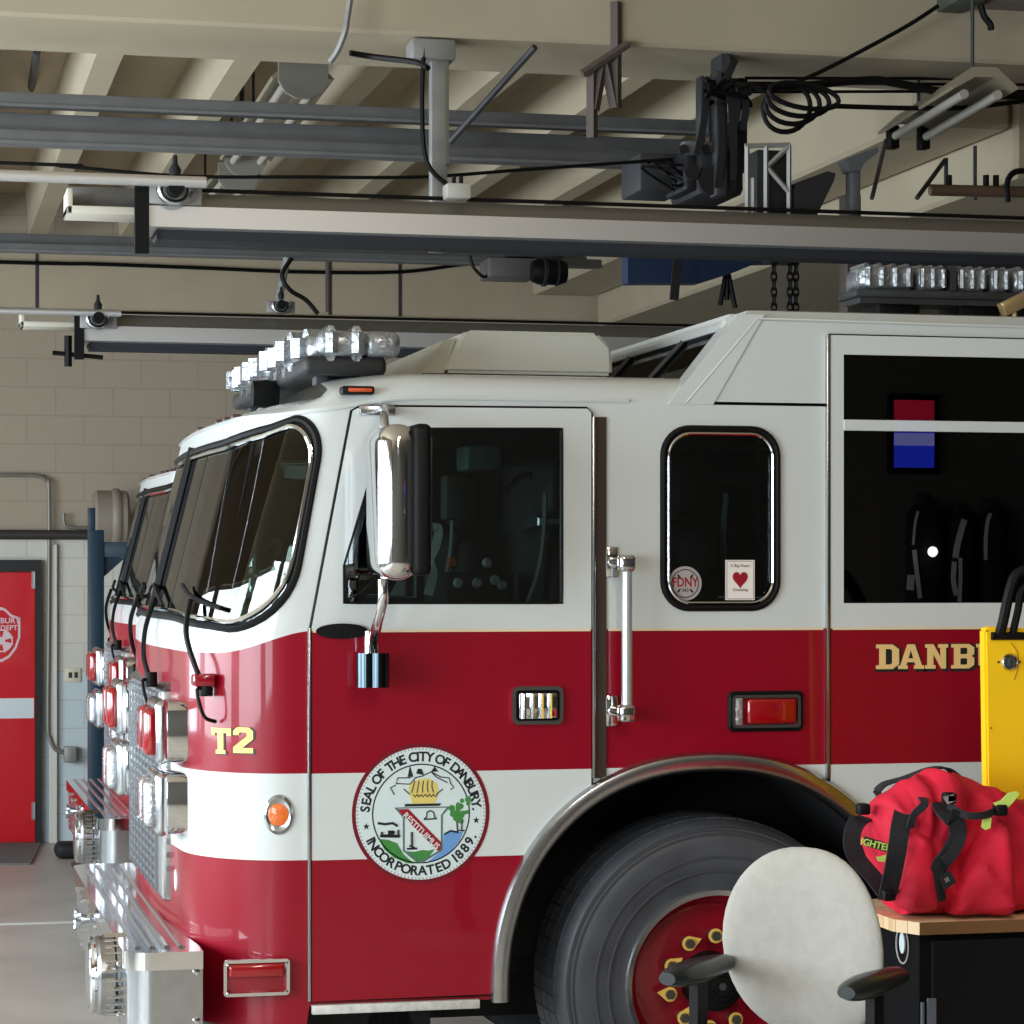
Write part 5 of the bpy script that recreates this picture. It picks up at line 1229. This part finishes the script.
# ---- light bar, roof boxes
lensl = M('lens_ribbed', (150, 155, 160), .2, .6, .7, noise=.3, nscale=30, bump=.6, bscale=50)
def seglamp(b, p0, p1, w, z0, z1, n=3):
    "row of rounded lens domes from p0 to p1"
    d = (p1-p0); L = d.length; d.normalize(); s = Vector((-d.y, d.x, 0))
    m = Matrix((d, s, Vector((0, 0, 1)))).transposed()
    for k in range(n):
        c = p0+d*L*(k+.5)/n; box(b, -L/n/2+.004, L/n/2-.004, -w/2, w/2, -(z1-z0)/2, (z1-z0)/2, .022, 3)
        b.verts.ensure_lookup_table()
    return m
def lbox(name, c, L, w, h, yaw, m, par, bev=.02, ribs=0):
    b = nb(); box(b, -L/2, L/2, -w/2, w/2, -h/2, h/2, bev, 3)
    for k in range(ribs):
        x = -L/2+L*(k+.5)/ribs
        for s in (-1, 1): tube(b, [(x, s*(w/2+.002), -h*.38), (x, s*(w/2+.002), h*.38)], L/ribs*.28, 6)
        for s in (-1, 1): tube(b, [(x, -w*.4, s*(h/2)), (x, w*.4, s*(h/2))], L/ribs*.2, 6)
    rot = Matrix.Rotation(yaw, 4, 'Z'); bmesh.ops.transform(b, matrix=rot, verts=b.verts)
    bmesh.ops.translate(b, verts=b.verts, vec=c); return obj(name, b, m, par)

# front light bar lies across the roof; its near end is the tall pair of lenses
zc_ = Zv(346, 360, .35); hh = .085
xe_ = X(340, .3)
b = nb(); box(b, xe_-.12, xe_+.15, .27, .53, zc_-.10, zc_-.04, .02, 3); box(b, xe_-.12, xe_+.0, .5, HW-.5, zc_-.10, zc_-.04, .02, 3); box(b, xe_-.12, xe_+.15, HW-.53, HW-.27, zc_-.10, zc_-.04, .02, 3)
LBb = obj('light_bar', b, M('bar_black', (26, 26, 28), .6), TR)
for s in (0, 1):
    fy = (lambda y: y) if s == 0 else (lambda y: HW-y); sg = 1 if s == 0 else -1
    lbox('lens', Vector((X(342, .3), fy(.33), zc_)), .17, .15, hh, 0, lensl, LBb, .028, 2)
    lbox('lens', Vector((X(381, .3), fy(.33), zc_)), .12, .15, hh, 0, lensl, LBb, .028, 0)
    lbox('lens', Vector((xe_-.05, fy(.52), zc_-.005)), .26, .15, hh, R(-75)*sg, lensl, LBb, .028, 2)
    lbox('lens', Vector((xe_-.075, fy(.81), zc_-.012)), .28, .13, hh, R(-86)*sg, lensl, LBb, .028, 2)
    for x_ in (xe_-.05, xe_+.1):
        b = nb(); box(b, x_-.02, x_+.02, fy(.40)-.04, fy(.40)+.04, 2.50, zc_-.08, .004); obj('foot', b, darksteel, LBb)
lbox('lens', Vector((xe_-.08, 1.22, zc_-.015)), .34, .12, hh, R(90), lensl, LBb, .028, 2)
b = nb(); q = Vector((xe_-.15, .95, zc_-.12)); lathe(b, [(0, -.05), (.045, -.05), (.05, 0), (.045, .04), (0, .045)], q, 'x', 20); obj('dark_speaker', b, black, LBb)
# roof air-conditioner with sloped nose
ay = .62; zA_, zB_ = Zv(371, 520, ay)-.01, Zv(331, 520, ay)
pA = [(X(418, ay)-.1, zA_), (X(458, ay), zB_-.01), (X(468, ay), zB_), (X(598, ay), zB_), (X(612, ay), zB_-.05), (X(613, ay), zA_)]
b = nb(); v = prismY([(X(445, ay), zA_), (X(460, ay), zB_-.02), (X(468, ay), zB_), (X(598, ay), zB_), (X(612, ay), zB_-.05), (X(613, ay), zA_)], ay, HW-ay, b)
bmesh.ops.bevel(b, geom=b.edges[:], offset=.012, segments=2, affect='EDGES'); ac = obj('roof_air_unit', b, M('unit_white', (188, 188, 178), .45), TR)
b = nb(); prismY([(X(424, ay), zA_), (X(445, ay), zB_-.035), (X(458, ay), zB_-.025), (X(446, ay), zA_)], ay+.03, HW-ay-.03, b); obj('sloped_nose', b, M('nose_clear', (176, 174, 160), .3), ac, False)
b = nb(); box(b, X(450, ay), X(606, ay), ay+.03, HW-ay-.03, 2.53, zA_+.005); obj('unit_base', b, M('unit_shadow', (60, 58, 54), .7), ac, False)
for k in range(6):
    x_ = X(500+18*k, ay); b = nb(); box(b, x_-.01, x_+.012, ay+.022, ay+.034, zA_-.03, zA_-.01); obj('vent_slot', b, MATS['unit_white'], ac, False)
# rear light bar on the raised roof
RY = .75; za2, zb2 = Zv(266, 930, RY), Zv(290, 930, RY); 
b = nb(); box(b, X(856, RY), X(1070, RY), RY, RY+.2, zb2-.03, zb2, .01); box(b, X(862, RY), X(1060, RY), RY+.02, RY+.18, zb2-.05, zb2-.03)
lb2 = obj('light_bar', b, darksteel, TR)
for ua, ub, rb in ((862, 917, 4), (918, 950, 3), (957, 990, 3), (991, 1013, 2), (1014, 1060, 3)):
    lbox('lens', Vector(((X(ua, RY)+X(ub, RY))/2, RY+.10, (za2+zb2)/2)), X(ub, RY)-X(ua, RY)-.005, .18, za2-zb2, 0, lensl, lb2, .025, rb)
b = nb(); box(b, X(951, RY), X(956, RY), RY, RY+.2, zb2, za2+.005); obj('divider', b, darksteel, lb2)
for u in (905, 985, 1040):
    b = nb(); box(b, X(u, RY)-.08, X(u, RY)+.08, RY+.05, RY+.25, ztr, zb2-.02, .01); obj('foot', b, black, lb2)
b = nb(); q = at(1012, 302, RY-.2); box(b, q.x-.06, q.x+.12, RY-.25, RY-.2, q.z-.02, q.z+.03, .006, 2, 0, Matrix.Rotation(R(-25), 3, 'Y')); tube(b, [(q.x, RY-.22, ztr), (q.x, RY-.22, q.z)], .01, 6); obj('amber_reflector', b, M('reflector_gold', (190, 165, 120), .3, .6), lb2)
# ---- the second truck: same cab, parked a little farther back in the next bay
T2 = dup(TR)
DX, DY = .24, 4.42
T2.location = (TX+DX, TY+DY, 0); T2['label'] = 'second fire truck, mostly hidden behind the front one, only its nose showing at the left'
T2.name = 'fire_truck.001'
for ch in list(T2.children):
    nm = ch.name.split('.')[0]
    if nm in ('unit_lettering', 'name_lettering', 'round_sticker', 'heart_card', 'city_seal', 'hanging_gear', 'gear_strap', 'work_light', 'light_bar', 'switch'):
        for c2 in list(ch.children): bpy.data.objects.remove(c2)
        bpy.data.objects.remove(ch)
# ================================================================== FOREGROUND
DYf = -1.18
# desk / cabinet
ztp = at(925, 921, DYf).z
xl = at(919, 950, DYf).x; xrt = xl+1.1; yb = DYf+.5
g = thing('work_cabinet', 'black cabinet with a pale wooden top, carrying the red bag', 'cabinet', ((xl+xrt)/2, (DYf+yb)/2, 0))
def loftz(b, pl, z0, z1):
    A = [b.verts.new((x, y, z0)) for x, y in pl]; B = [b.verts.new((x, y, z1)) for x, y in pl]; n = len(pl)
    for i in range(n): b.faces.new((A[i], A[(i+1) % n], B[(i+1) % n], B[i]))
    b.faces.new(A); b.faces.new(B); bmesh.ops.recalc_face_normals(b, faces=b.faces)
th = .035
b = nb(); loftz(b, [(xl-.055, DYf+.06), (xl-.01, DYf-.03), (xrt+.04, DYf-.03), (xrt+.04, yb), (xl-.055, yb)], ztp-th, ztp)
def woodmat():
    m = M('butcher_block', (196, 158, 112), .4); nt = m.node_tree; N = nt.nodes.new; Lk = nt.links.new; bb = nt.nodes['Principled BSDF']
    tc = N('ShaderNodeTexCoord'); br = N('ShaderNodeTexBrick'); Lk(tc.outputs['Object'], br.inputs['Vector']); br.inputs['Scale'].default_value = 1
    br.inputs['Brick Width'].default_value = .22; br.inputs['Row Height'].default_value = .04; br.inputs['Mortar Size'].default_value = .0008
    br.inputs['Color1'].default_value = (*lin((236, 208, 166)), 1); br.inputs['Color2'].default_value = (*lin((214, 180, 136)), 1); br.inputs['Mortar'].default_value = (*lin((120, 86, 52)), 1)
    Lk(br.outputs['Color'], bb.inputs['Base Color']); return m
tp = obj('cabinet_top', b, woodmat(), g, False)
cabm = M('cabinet_black', (7, 7, 8), .7, spec=.1)
b = nb(); box(b, xl, xrt, DYf, yb-.02, .06, ztp-th-.001, .006); obj('cabinet_body', b, cabm, g)
b = nb(); box(b, xl+.03, xrt-.03, DYf+.03, yb-.05, 0, .06); obj('plinth', b, black, g)
b = nb(); box(b, xl+.035, xrt-.01, DYf-.012, DYf, .1, ztp-th-.02, .004); obj('front_panel', b, M('panel_black', (18, 18, 22), .6, spec=.15), g, False)
for yy, in ((DYf-.006,),):
    for u0, u1 in ((914.5, 923), (926, 935)):
        b = nb(); p0, p1 = at(u0, 1000, yy), at(u1, 1000, yy); z1 = at(u0, 1002 if u0 < 920 else 998, yy).z; box(b, max(p0.x, xl), p1.x, yy-.012, yy-.004, z1-.35, z1, .002); obj('grey_runner', b, M('runner_grey', (96, 104, 116), .4), g, False)
# label on the cabinet side
xs = xl-.004
def sidey(u): # depth on the left side plane seen at column u
    s = (u-512)/F; return xs*(CS-s*SN)/(SN+s*CS)-CD
ya, yb2 = sidey(912), sidey(893); zt = CH-(924-V0)/F*(ya+CD)/.95; 
zz1 = CH-(932-V0)/F*7.3; zz0 = CH-(970-V0)/F*7.3; yc = (ya+yb2)/2
b = nb(); tube(b, [Vector((xs, yc+.045*math.cos(t), (zz0+zz1)/2+.045*math.sin(t)*1.15)) for t in [2*math.pi*k/24 for k in range(24)]], .003, 5, True); 
lbl = obj('side_badge', b, decal_grey, g)
b = platex([circ(yc, (zz0+zz1)/2+.006, .02, 16, .03)], xs-.002, xs+.002); obj('badge_centre', b, decal_white, lbl, False)
b = nb(); box(b, xs-.002, xs+.002, yb2-.01 if yb2 < ya else ya-.01, (ya if yb2 < ya else yb2)+.01, zz1+.012, zz1+.03); obj('badge_strip', b, decal_grey, lbl, False)
# ---- red duffel bag
bagred = M('bag_cordura', (198, 10, 46), .8, noise=.2, nscale=9, bump=.35, bscale=35)
bx0, bx1 = at(868, 850, -1.0).x, at(1075, 850, -1.0).x; by0, by1 = DYf+.02, DYf+.34; zb0 = ztp
zbt = at(950, 782, -1.0).z
g = thing('duffel_bag', 'red gear bag with black straps sitting on the wooden cabinet top', 'bag', ((bx0+bx1)/2, (by0+by1)/2, zb0))
b = nb(); nx_, ny_, nz_ = 90, 1, 1
from mathutils import noise as NZ
prof_top = [(868, 812), (880, 797), (905, 785), (922, 775), (936, 770), (958, 773), (985, 783), (1010, 794), (1030, 800), (1060, 808), (1075, 820)]
prof_bot = [(868, 830), (878, 860), (885, 890), (896, 905), (920, 913), (945, 915), (970, 915), (1010, 913), (1060, 911), (1075, 905)]
def ipl(pr, u):
    if u <= pr[0][0]: return pr[0][1]
    for (a, va), (c, vc) in zip(pr, pr[1:]):
        if u <= c: t = (u-a)/(c-a); return va+(vc-va)*ss(t) if 0 else va+(vc-va)*t
    return pr[-1][1]
rings = []; NU, NV = 130, 96
for i in range(NU+1):
    u = 868+(1075-868)*i/NU; e = min(i, NU-i)/NU
    xx = at(u, 850, -1.0).x; z1_ = at(u, ipl(prof_top, u), -1.0).z; z0_ = max(at(u, ipl(prof_bot, u), -1.0).z, zb0+.002)
    if z0_ < zb0+.03: z0_ = zb0+.002
    end = min(1, (min(i, NU-i)/9))**.5; dep = (by1-by0)/2*(.55+.45*end); yc_ = (by0+by1)/2
    ring = []
    for j in range(NV):
        a = 2*math.pi*j/NV; c, s = math.cos(a), math.sin(a)
        ex = .62; cc = math.copysign(abs(c)**ex, c); s2 = math.copysign(abs(s)**(.75 if s > 0 else .5), s)
        w_ = dep*(1-.25*max(0, s2)); y = yc_-cc*w_; z = (z0_+z1_)/2+s2*(z1_-z0_)/2
        ring.append((xx, y, z, c, s))
    rings.append(ring)
def folds(x, y, z, front):
    q = Vector((x*5, y*4, z*5)); f = NZ.noise(q)*.034+NZ.noise(q*2.3+Vector((3, 1, 7)))*.02
    r = 1-abs(NZ.noise(Vector((x*7+z*4, y*3, z*3-x*2)))*2); f += (r**3)*.018
    return f
V = []
for i, ring in enumerate(rings):
    row = []
    for (x, y, z, c, s) in ring:
        f = folds(x, y, z, c); dn = Vector((0, -c, s*.9)); p = Vector((x+.02*NZ.noise(Vector((y*8, z*8, 2))), y, z))+dn*f*(1 if s > -.7 else .3)
        # vertical gathering between the pockets
        uu = 868+(1075-868)*i/NU
        for cu_, wd, dp in ((945, 12, .05), (905, 5, .018), (1012, 5, .02)):
            p -= dn*dp*math.exp(-((uu-cu_-(z-zb0)*40)/wd)**2)*(max(0, c)+.25*max(0, s))
        p.z = max(p.z, zb0+.002); row.append(b.verts.new(p))
    V.append(row)
for i in range(NU):
    for j in range(NV): b.faces.new((V[i][j], V[i][(j+1) % NV], V[i+1][(j+1) % NV], V[i+1][j]))
b.faces.new(V[0][::-1]); b.faces.new(V[-1]); bmesh.ops.recalc_face_normals(b, faces=b.faces)
bagb = obj('bag_body', b, bagred, g, ang=80)
# front pocket block: big rounded pouch right of the centre gap, another to the left
def pouch(poly, depth, ybase, nm='pocket'):
    cx = sum(p[0] for p in poly)/len(poly); cz = sum(p[1] for p in poly)/len(poly)
    b2 = fill2d([poly]); 
    bmesh.ops.triangulate(b2, faces=b2.faces)
    xs_ = [p[0] for p in poly]; zs_ = [p[1] for p in poly]
    for k in range(1, 14): bmesh.ops.bisect_plane(b2, geom=b2.verts[:]+b2.edges[:]+b2.faces[:], plane_co=(min(xs_)+(max(xs_)-min(xs_))*k/14, 0, 0), plane_no=(1, 0, 0))
    for k in range(1, 14): bmesh.ops.bisect_plane(b2, geom=b2.verts[:]+b2.edges[:]+b2.faces[:], plane_co=(0, min(zs_)+(max(zs_)-min(zs_))*k/14, 0), plane_no=(0, 1, 0))
    def dist(x, z):
        d = 9
        for i in range(len(poly)):
            a, c = Vector(poly[i]), Vector(poly[(i+1) % len(poly)]); ab = c-a; t = max(0, min(1, (Vector((x, z))-a).dot(ab)/ab.length_squared)); d = min(d, (Vector((x, z))-a-ab*t).length)
        return d
    bb = bmesh.new(); A = {}
    for v in b2.verts:
        x, z = v.co.x, v.co.y; d = dist(x, z); h = depth*(1-(1-min(1, d/.05))**2)**.5; h += folds(x+3, 1, z+2, 1)*.9*min(1, d/.03)
        A[v] = bb.verts.new((x, ybase-h, z))
    B = {v: bb.verts.new((v.co.x, ybase+.05, v.co.y)) for v in b2.verts}
    for f in b2.faces:
        bb.faces.new([A[v] for v in f.verts]); bb.faces.new([B[v] for v in reversed(f.verts)])
    for e in b2.edges:
        if len(e.link_faces) == 1: a_, c_ = e.verts; bb.faces.new((A[a_], A[c_], B[c_], B[a_]))
    b2.free(); bmesh.ops.recalc_face_normals(bb, faces=bb.faces)
    return obj(nm, bb, bagred, g, ang=80)
yf = by0+.02; Z = lambda pts, Y: [xz(u, v, Y) for u, v in pts]
def sm2(pts, n=4): return [(p.x, p.y) for p in smoothpts([Vector((a, c, 0)) for a, c in pts], n, True)]
pouch(sm2(Z([(901, 838), (915, 830), (928, 838), (934, 860), (935, 885), (934, 908), (915, 912), (900, 905), (896, 880), (898, 855)], yf)), .07, yf)
pouch(sm2(Z([(948, 900), (955, 880), (975, 845), (992, 822), (1000, 820), (1008, 835), (1010, 870), (1009, 912), (980, 914), (950, 914)], yf)), .075, yf)
# black webbing straps
web = M('black_webbing', (24, 25, 32), .8, bump=.3, bscale=120)
def strap(pts, w, Y, side=(1, 0, 0), nm='strap', m=web):
    b = nb(); ribbon(b, smoothpts([at(p[0], p[1], p[2] if len(p) > 2 else Y) for p in pts], 5), w, .006, side); return obj(nm, b, m, g)
Yf2 = by0-.055
strap([(908, 797, -1.02), (904, 812, -1.13), (900, 830, -1.19), (897, 850, -1.2), (893, 872, -1.19), (889, 890, -1.16), (888, 898, -1.1)], .055, Yf2)
strap([(908, 797, -1.02), (915, 794, -1.05), (925, 803, -1.2), (914, 815, -1.22), (910, 828, -1.2)], .022, Yf2)
strap([(939, 792, -1.0), (940, 803, -1.14), (946, 815, -1.22), (955, 820, -1.22), (958, 835, -1.21), (950, 852, -1.21), (940, 866, -1.2), (936, 885, -1.2), (938, 902, -1.19)], .05, Yf2)
strap([(962, 826, -1.2), (960, 840, -1.22), (952, 855, -1.23), (944, 862, -1.23)], .03, Yf2)
strap([(876, 792, -.92), (885, 784, -.93), (905, 778, -.95), (930, 769, -.97), (945, 768, -.97), (955, 774, -.95)], .05, -1.0, (0, 1, 0), 'shoulder_strap')
strap([(876, 791, -.93), (880, 796, -.95)], .02, -1.0)
strap([(866, 818, -1.0), (857, 822, -1.02), (852, 836, -1.03), (853, 850, -1.03), (860, 862, -1.03), (874, 878, -1.05), (884, 892, -1.07)], .05, -1.0)
strap([(948, 805, -1.2), (965, 815, -1.24), (985, 815, -1.24), (998, 808, -1.2), (1006, 800, -1.1)], .02, Yf2, (0, 0, 1))
for (u, v) in ((863, 809), (888, 895), (1000, 810), (949, 798)):
    b = nb(); q = at(u, v, -1.22 if u > 870 else -1.05); box(b, q.x-.018, q.x+.018, q.y-.02, q.y+.02, q.z-.016, q.z+.016, .008); obj('buckle', b, black, g)
lime = M('lime_reflective', (196, 222, 110), .4)
for pl in ([(1001, 800), (1008, 793), (1016, 791), (1019, 794), (1012, 803), (1006, 809), (997, 808), (993, 803)], [(983, 817), (991, 818), (990, 828), (985, 830), (981, 827)], [(876, 857), (886, 855), (884, 862), (878, 861)]):
    Y_ = -1.225; b = plate([Z(pl, Y_)], Y_-.004, Y_); obj('reflective_tag', b, lime, g, False)
b = plate([Z([(943, 797), (953, 794), (955, 801), (947, 804)], -1.235)], -1.24, -1.235); obj('metal_clip', b, galv, g, False)
# name patch
q = at(875, 842, -1.18); pt = Z([(864, 836), (887, 843), (886, 852), (866, 846)], -1.185)
b = plate([pt], -1.189, -1.182); pch = obj('name_patch', b, web, g, False)
b = nb(); c = at(876, 845, -1.19); textmesh(b, 'IGHTER', .027, rot2(c.x, c.z, R(-14), -1.189), .002, bold=.0006); obj('patch_lettering', b, lime, pch, False)
pt = Z([(940, 876), (950, 871), (956, 882), (944, 890)], -1.235); b = plate([pt], -1.24, -1.235); pc2 = obj('small_patch', b, web, g, False)
b = nb(); c = at(947, 880, -1.24); textmesh(b, 'III', .018, rot2(c.x, c.z, R(25), -1.24), .001); obj('patch_marks', b, decal_grey, pc2, False)
# ---- yellow board
yY = by1+.06
pA, pB = at(985, 628, yY), at(987, 790, yY)
yell = M('yellow_plastic', (255, 205, 20), .45, noise=.04, nscale=4)
g = thing('yellow_board', 'tall yellow plastic board with a round metal lock standing behind the red bag', 'board', (pA.x+.25, yY, ztp))
outl_ = [(pB.x+.006, ztp), (pA.x, pA.z-.005), (pA.x+.01, pA.z+.004), (pA.x+.50, pA.z-.02), (pA.x+.52, ztp)]
b = plate([outl_], yY, yY+.045); bmesh.ops.bevel(b, geom=[e for e in b.edges if len(e.link_faces) == 2 and e.calc_face_angle() > .6], offset=.006, segments=2, affect='EDGES'); obj('board_panel', b, yell, g, False)
c = at(1009, 662, yY); b = nb(); lathe(b, [(0, 0), (.022, 0), (.026, -.006), (.022, -.012), (.018, -.006), (0, -.006)], c, 'y', 28)
lk = obj('lock', b, chromer, g)
b = nb(); box(b, c.x-.004, c.x+.004, yY-.014, yY-.004, c.z-.012, c.z+.012, .001); obj('key_slot', b, darksteel, lk)
for dx in (-.034, .034): b = nb(); lathe(b, [(0, 0), (.004, 0), (.003, -.004), (0, -.004)], c+Vector((dx, 0, 0)), 'y', 8); obj('screw', b, darksteel, lk)
b = nb(); tube(b, smoothpts([at(1011, 643, yY-.001), at(1017, 652, yY-.001), at(1018, 666, yY-.001), at(1014, 680, yY-.001)], 5), .0018, 5); obj('curved_groove', b, M('groove_brown', (170, 120, 10), .6), g)
for (u, v) in ((987, 631), (991, 728)): b = nb(); lathe(b, [(0, 0), (.004, 0), (.003, -.002), (0, -.002)], at(u, v, yY), 'y', 8); obj('rivet', b, MATS['groove_brown'], g)
b = nb(); tube(b, smoothpts([at(999, 636, yY), at(1003, 622, yY-.02), at(1010, 590, yY-.03), at(1017, 574, yY-.03), at(1030, 572, yY-.03), at(1045, 590, yY-.03), at(1056, 630, yY)], 6), .016, 8); tube(b, smoothpts([at(1012, 636, yY), at(1018, 610, yY-.01), at(1022, 590, yY-.01), at(1034, 590, yY-.01), at(1045, 630, yY)], 6), .012, 8)
for u in (1000, 1014): q = at(u, 636, yY); tube(b, [q+Vector((-.03, -.005, 0)), q+Vector((.03, -.005, 0))], .012, 8)
obj('carry_handle', b, black, g)
# ---- office chair
cc = at(812, 975, -1.5); chx = cc.x-.0; chy = -1.48
ry = R(44)         # the chair is turned towards the left of the photograph
rotc = Matrix.Rotation(-ry, 3, 'Z')
zc0 = at(812, 944, -1.5).z
g = thing('office_chair', 'grey fabric office chair with black armrests in front of the truck wheel', 'chair', (chx, chy, 0))
fab = M('grey_fabric', (160, 157, 149), .9, noise=.05, nscale=30, bump=.35, bscale=260)
def CP(x, y, z): # chair frame: x to its left-right, y away from the sitter's front
    v = rotc @ Vector((x, y, 0)); return Vector((chx+v.x, chy+v.y, z))
b = nb(); n1, n2 = 48, 30
bw, bh = .232, .258
def backpt(a, r, side):
    ex = .86; c, s = math.cos(a), math.sin(a); x = bw*math.copysign(abs(c)**ex, c)*(1-.08*s if s > 0 else 1+.04*s); z = bh*math.copysign(abs(s)**ex, s)
    x *= r; z *= r; th_ = .045*(1-r**3.2)**.6 if r < 1 else 0
    curve = .10*(x/bw)**2*-1*.5-.03*(z/bh)
    return x, curve+side*th_, zc0+z
for side in (-1, 1):
    rows = []
    for j in range(n2+1):
        r = (1-(1-j/n2)**1.8); rows.append([b.verts.new(CP(*backpt(2*math.pi*k/n1, r, side))) for k in range(n1)] if j else [b.verts.new(CP(*backpt(0, 0, side)))])
    for j in range(n2):
        for k in range(n1):
            if j == 0: b.faces.new((rows[0][0], rows[1][k], rows[1][(k+1) % n1]))
            else: b.faces.new((rows[j][k], rows[j+1][k], rows[j+1][(k+1) % n1], rows[j][(k+1) % n1]))
bmesh.ops.remove_doubles(b, verts=b.verts, dist=1e-5); bmesh.ops.recalc_face_normals(b, faces=b.faces)
obj('backrest', b, fab, g, ang=80)
b = nb(); box(b, -.25, .25, -.5, -.02, -.05, .05, .045, 4)
for v in b.verts: v.co = CP(v.co.x, v.co.y, .50+v.co.z)
obj('seat', b, fab, g)
b = nb(); tube(b, smoothpts([CP(0, .07, zc0-.1), CP(0, .12, zc0-.25), CP(0, .06, .47), CP(0, -.2, .44)], 5), .028, 8); obj('back_support', b, black, g)
def arm(sx, tgt):
    "armrest pad plus its upright; the pad end is at tgt"
    e = Vector(tgt); d = (rotc @ Vector((0, 1, 0)))
    p1 = e+d*.05; b = nb(); rr = []
    L = .36; pts = [e+d*L*k/12 for k in range(13)]
    rad = [.024, .036, .042, .045, .047, .047, .046, .044, .042, .04, .038, .034, .02]
    tube(b, pts, rad, 20, flat=.68); pad = obj('armrest', b, M('arm_black', (26, 32, 33), .3) if 'arm_black' not in MATS else MATS['arm_black'], g)
    b = nb(); q = pts[6]; s = rotc @ Vector((-sx, 0, 0))
    ribbon(b, smoothpts([q+Vector((0, 0, -.015)), q+Vector((0, 0, -.12)), q+s*.0+Vector((0, 0, -.22)), q+s*.08+Vector((0, 0, -.31)), q+s*.2+Vector((0, 0, -.33))], 5), .06, .025, d); obj('arm_post', b, black, pad)
arm(-1, at(667, 979, -1.62)); arm(1, at(846, 993, -1.95))
b = nb(); lathe(b, [(0, .12), (.03, .12), (.03, .42), (0, .42)], (chx, chy-.2, 0), 'z', 20); obj('gas_lift', b, black, g)
for k in range(5):
    a = R(72*k+20); o_ = Vector((chx, chy-.2, 0)); d = Vector((math.cos(a), math.sin(a), 0)); b = nb()
    tube(b, [o_+Vector((0, 0, .14)), o_+d*.15+Vector((0, 0, .13)), o_+d*.3+Vector((0, 0, .09))], [.028, .024, .018], 8); lg = obj('base_leg', b, black, g)
    b = nb(); lathe(b, [(0, -.02), (.026, -.02), (.03, -.01), (.03, .01), (.026, .02), (0, .02)], o_+d*.3+Vector((0, 0, .03)), 'y', 16); tube(b, [o_+d*.3+Vector((0, 0, .03)), o_+d*.3+Vector((0, 0, .1))], .008, 6); obj('caster', b, black, lg)
# small dark thing on the floor by the wall
p = flo(68, 858); g = thing('wheel_chock', 'small dark rounded object on the floor under the second truck siren', 'equipment', (p[0], p[1], 0))
b = nb(); box(b, p[0]-.09, p[0]+.1, p[1]-.1, p[1]+.1, .0, .11, .05, 4); obj('body', b, blackr, g)
b = nb(); box(b, p[0]+.03, p[0]+.09, p[1]-.11, p[1]-.06, .06, .15, .02, 3); obj('orange_tab', b, M('tab_orange', (200, 96, 80), .5), g)
# ================================================================== LIGHT
w = bpy.data.worlds.new('world'); bpy.context.scene.world = w; w.use_nodes = True
bg = w.node_tree.nodes['Background']; bg.inputs[0].default_value = (.80, .9, 1.0, 1); bg.inputs[1].default_value = 2.0
def area(name, loc, rot, sx, sy, power, col):
    l = bpy.data.lights.new(name, 'AREA'); l.shape = 'RECTANGLE'; l.size = sx; l.size_y = sy; l.energy = power; l.color = col
    o = bpy.data.objects.new(name, l); C.objects.link(o); o.location = loc; o.rotation_euler = rot; return o
for i, (a, b_) in enumerate(bays):
    area('bay_daylight', (RX0-.02, (a+b_)/2, 2.15), (0, R(-90), 0), 2.25, b_-a, [260, 400, 330, 270][i], (.82, .92, 1.0))
# ceiling fluorescent lamps of the room (warm white), on the camera side
for (x, y) in ((2, -5), (2, -9)):
    g = thing('ceiling_lamp', 'ceiling lamp', 'light fixture', (x, y, 4.4)) if 0 else None
    area('ceiling_light', (x, y, 4.3), (0, 0, 0), .4, 2.4, 90, (1, .92, .8))
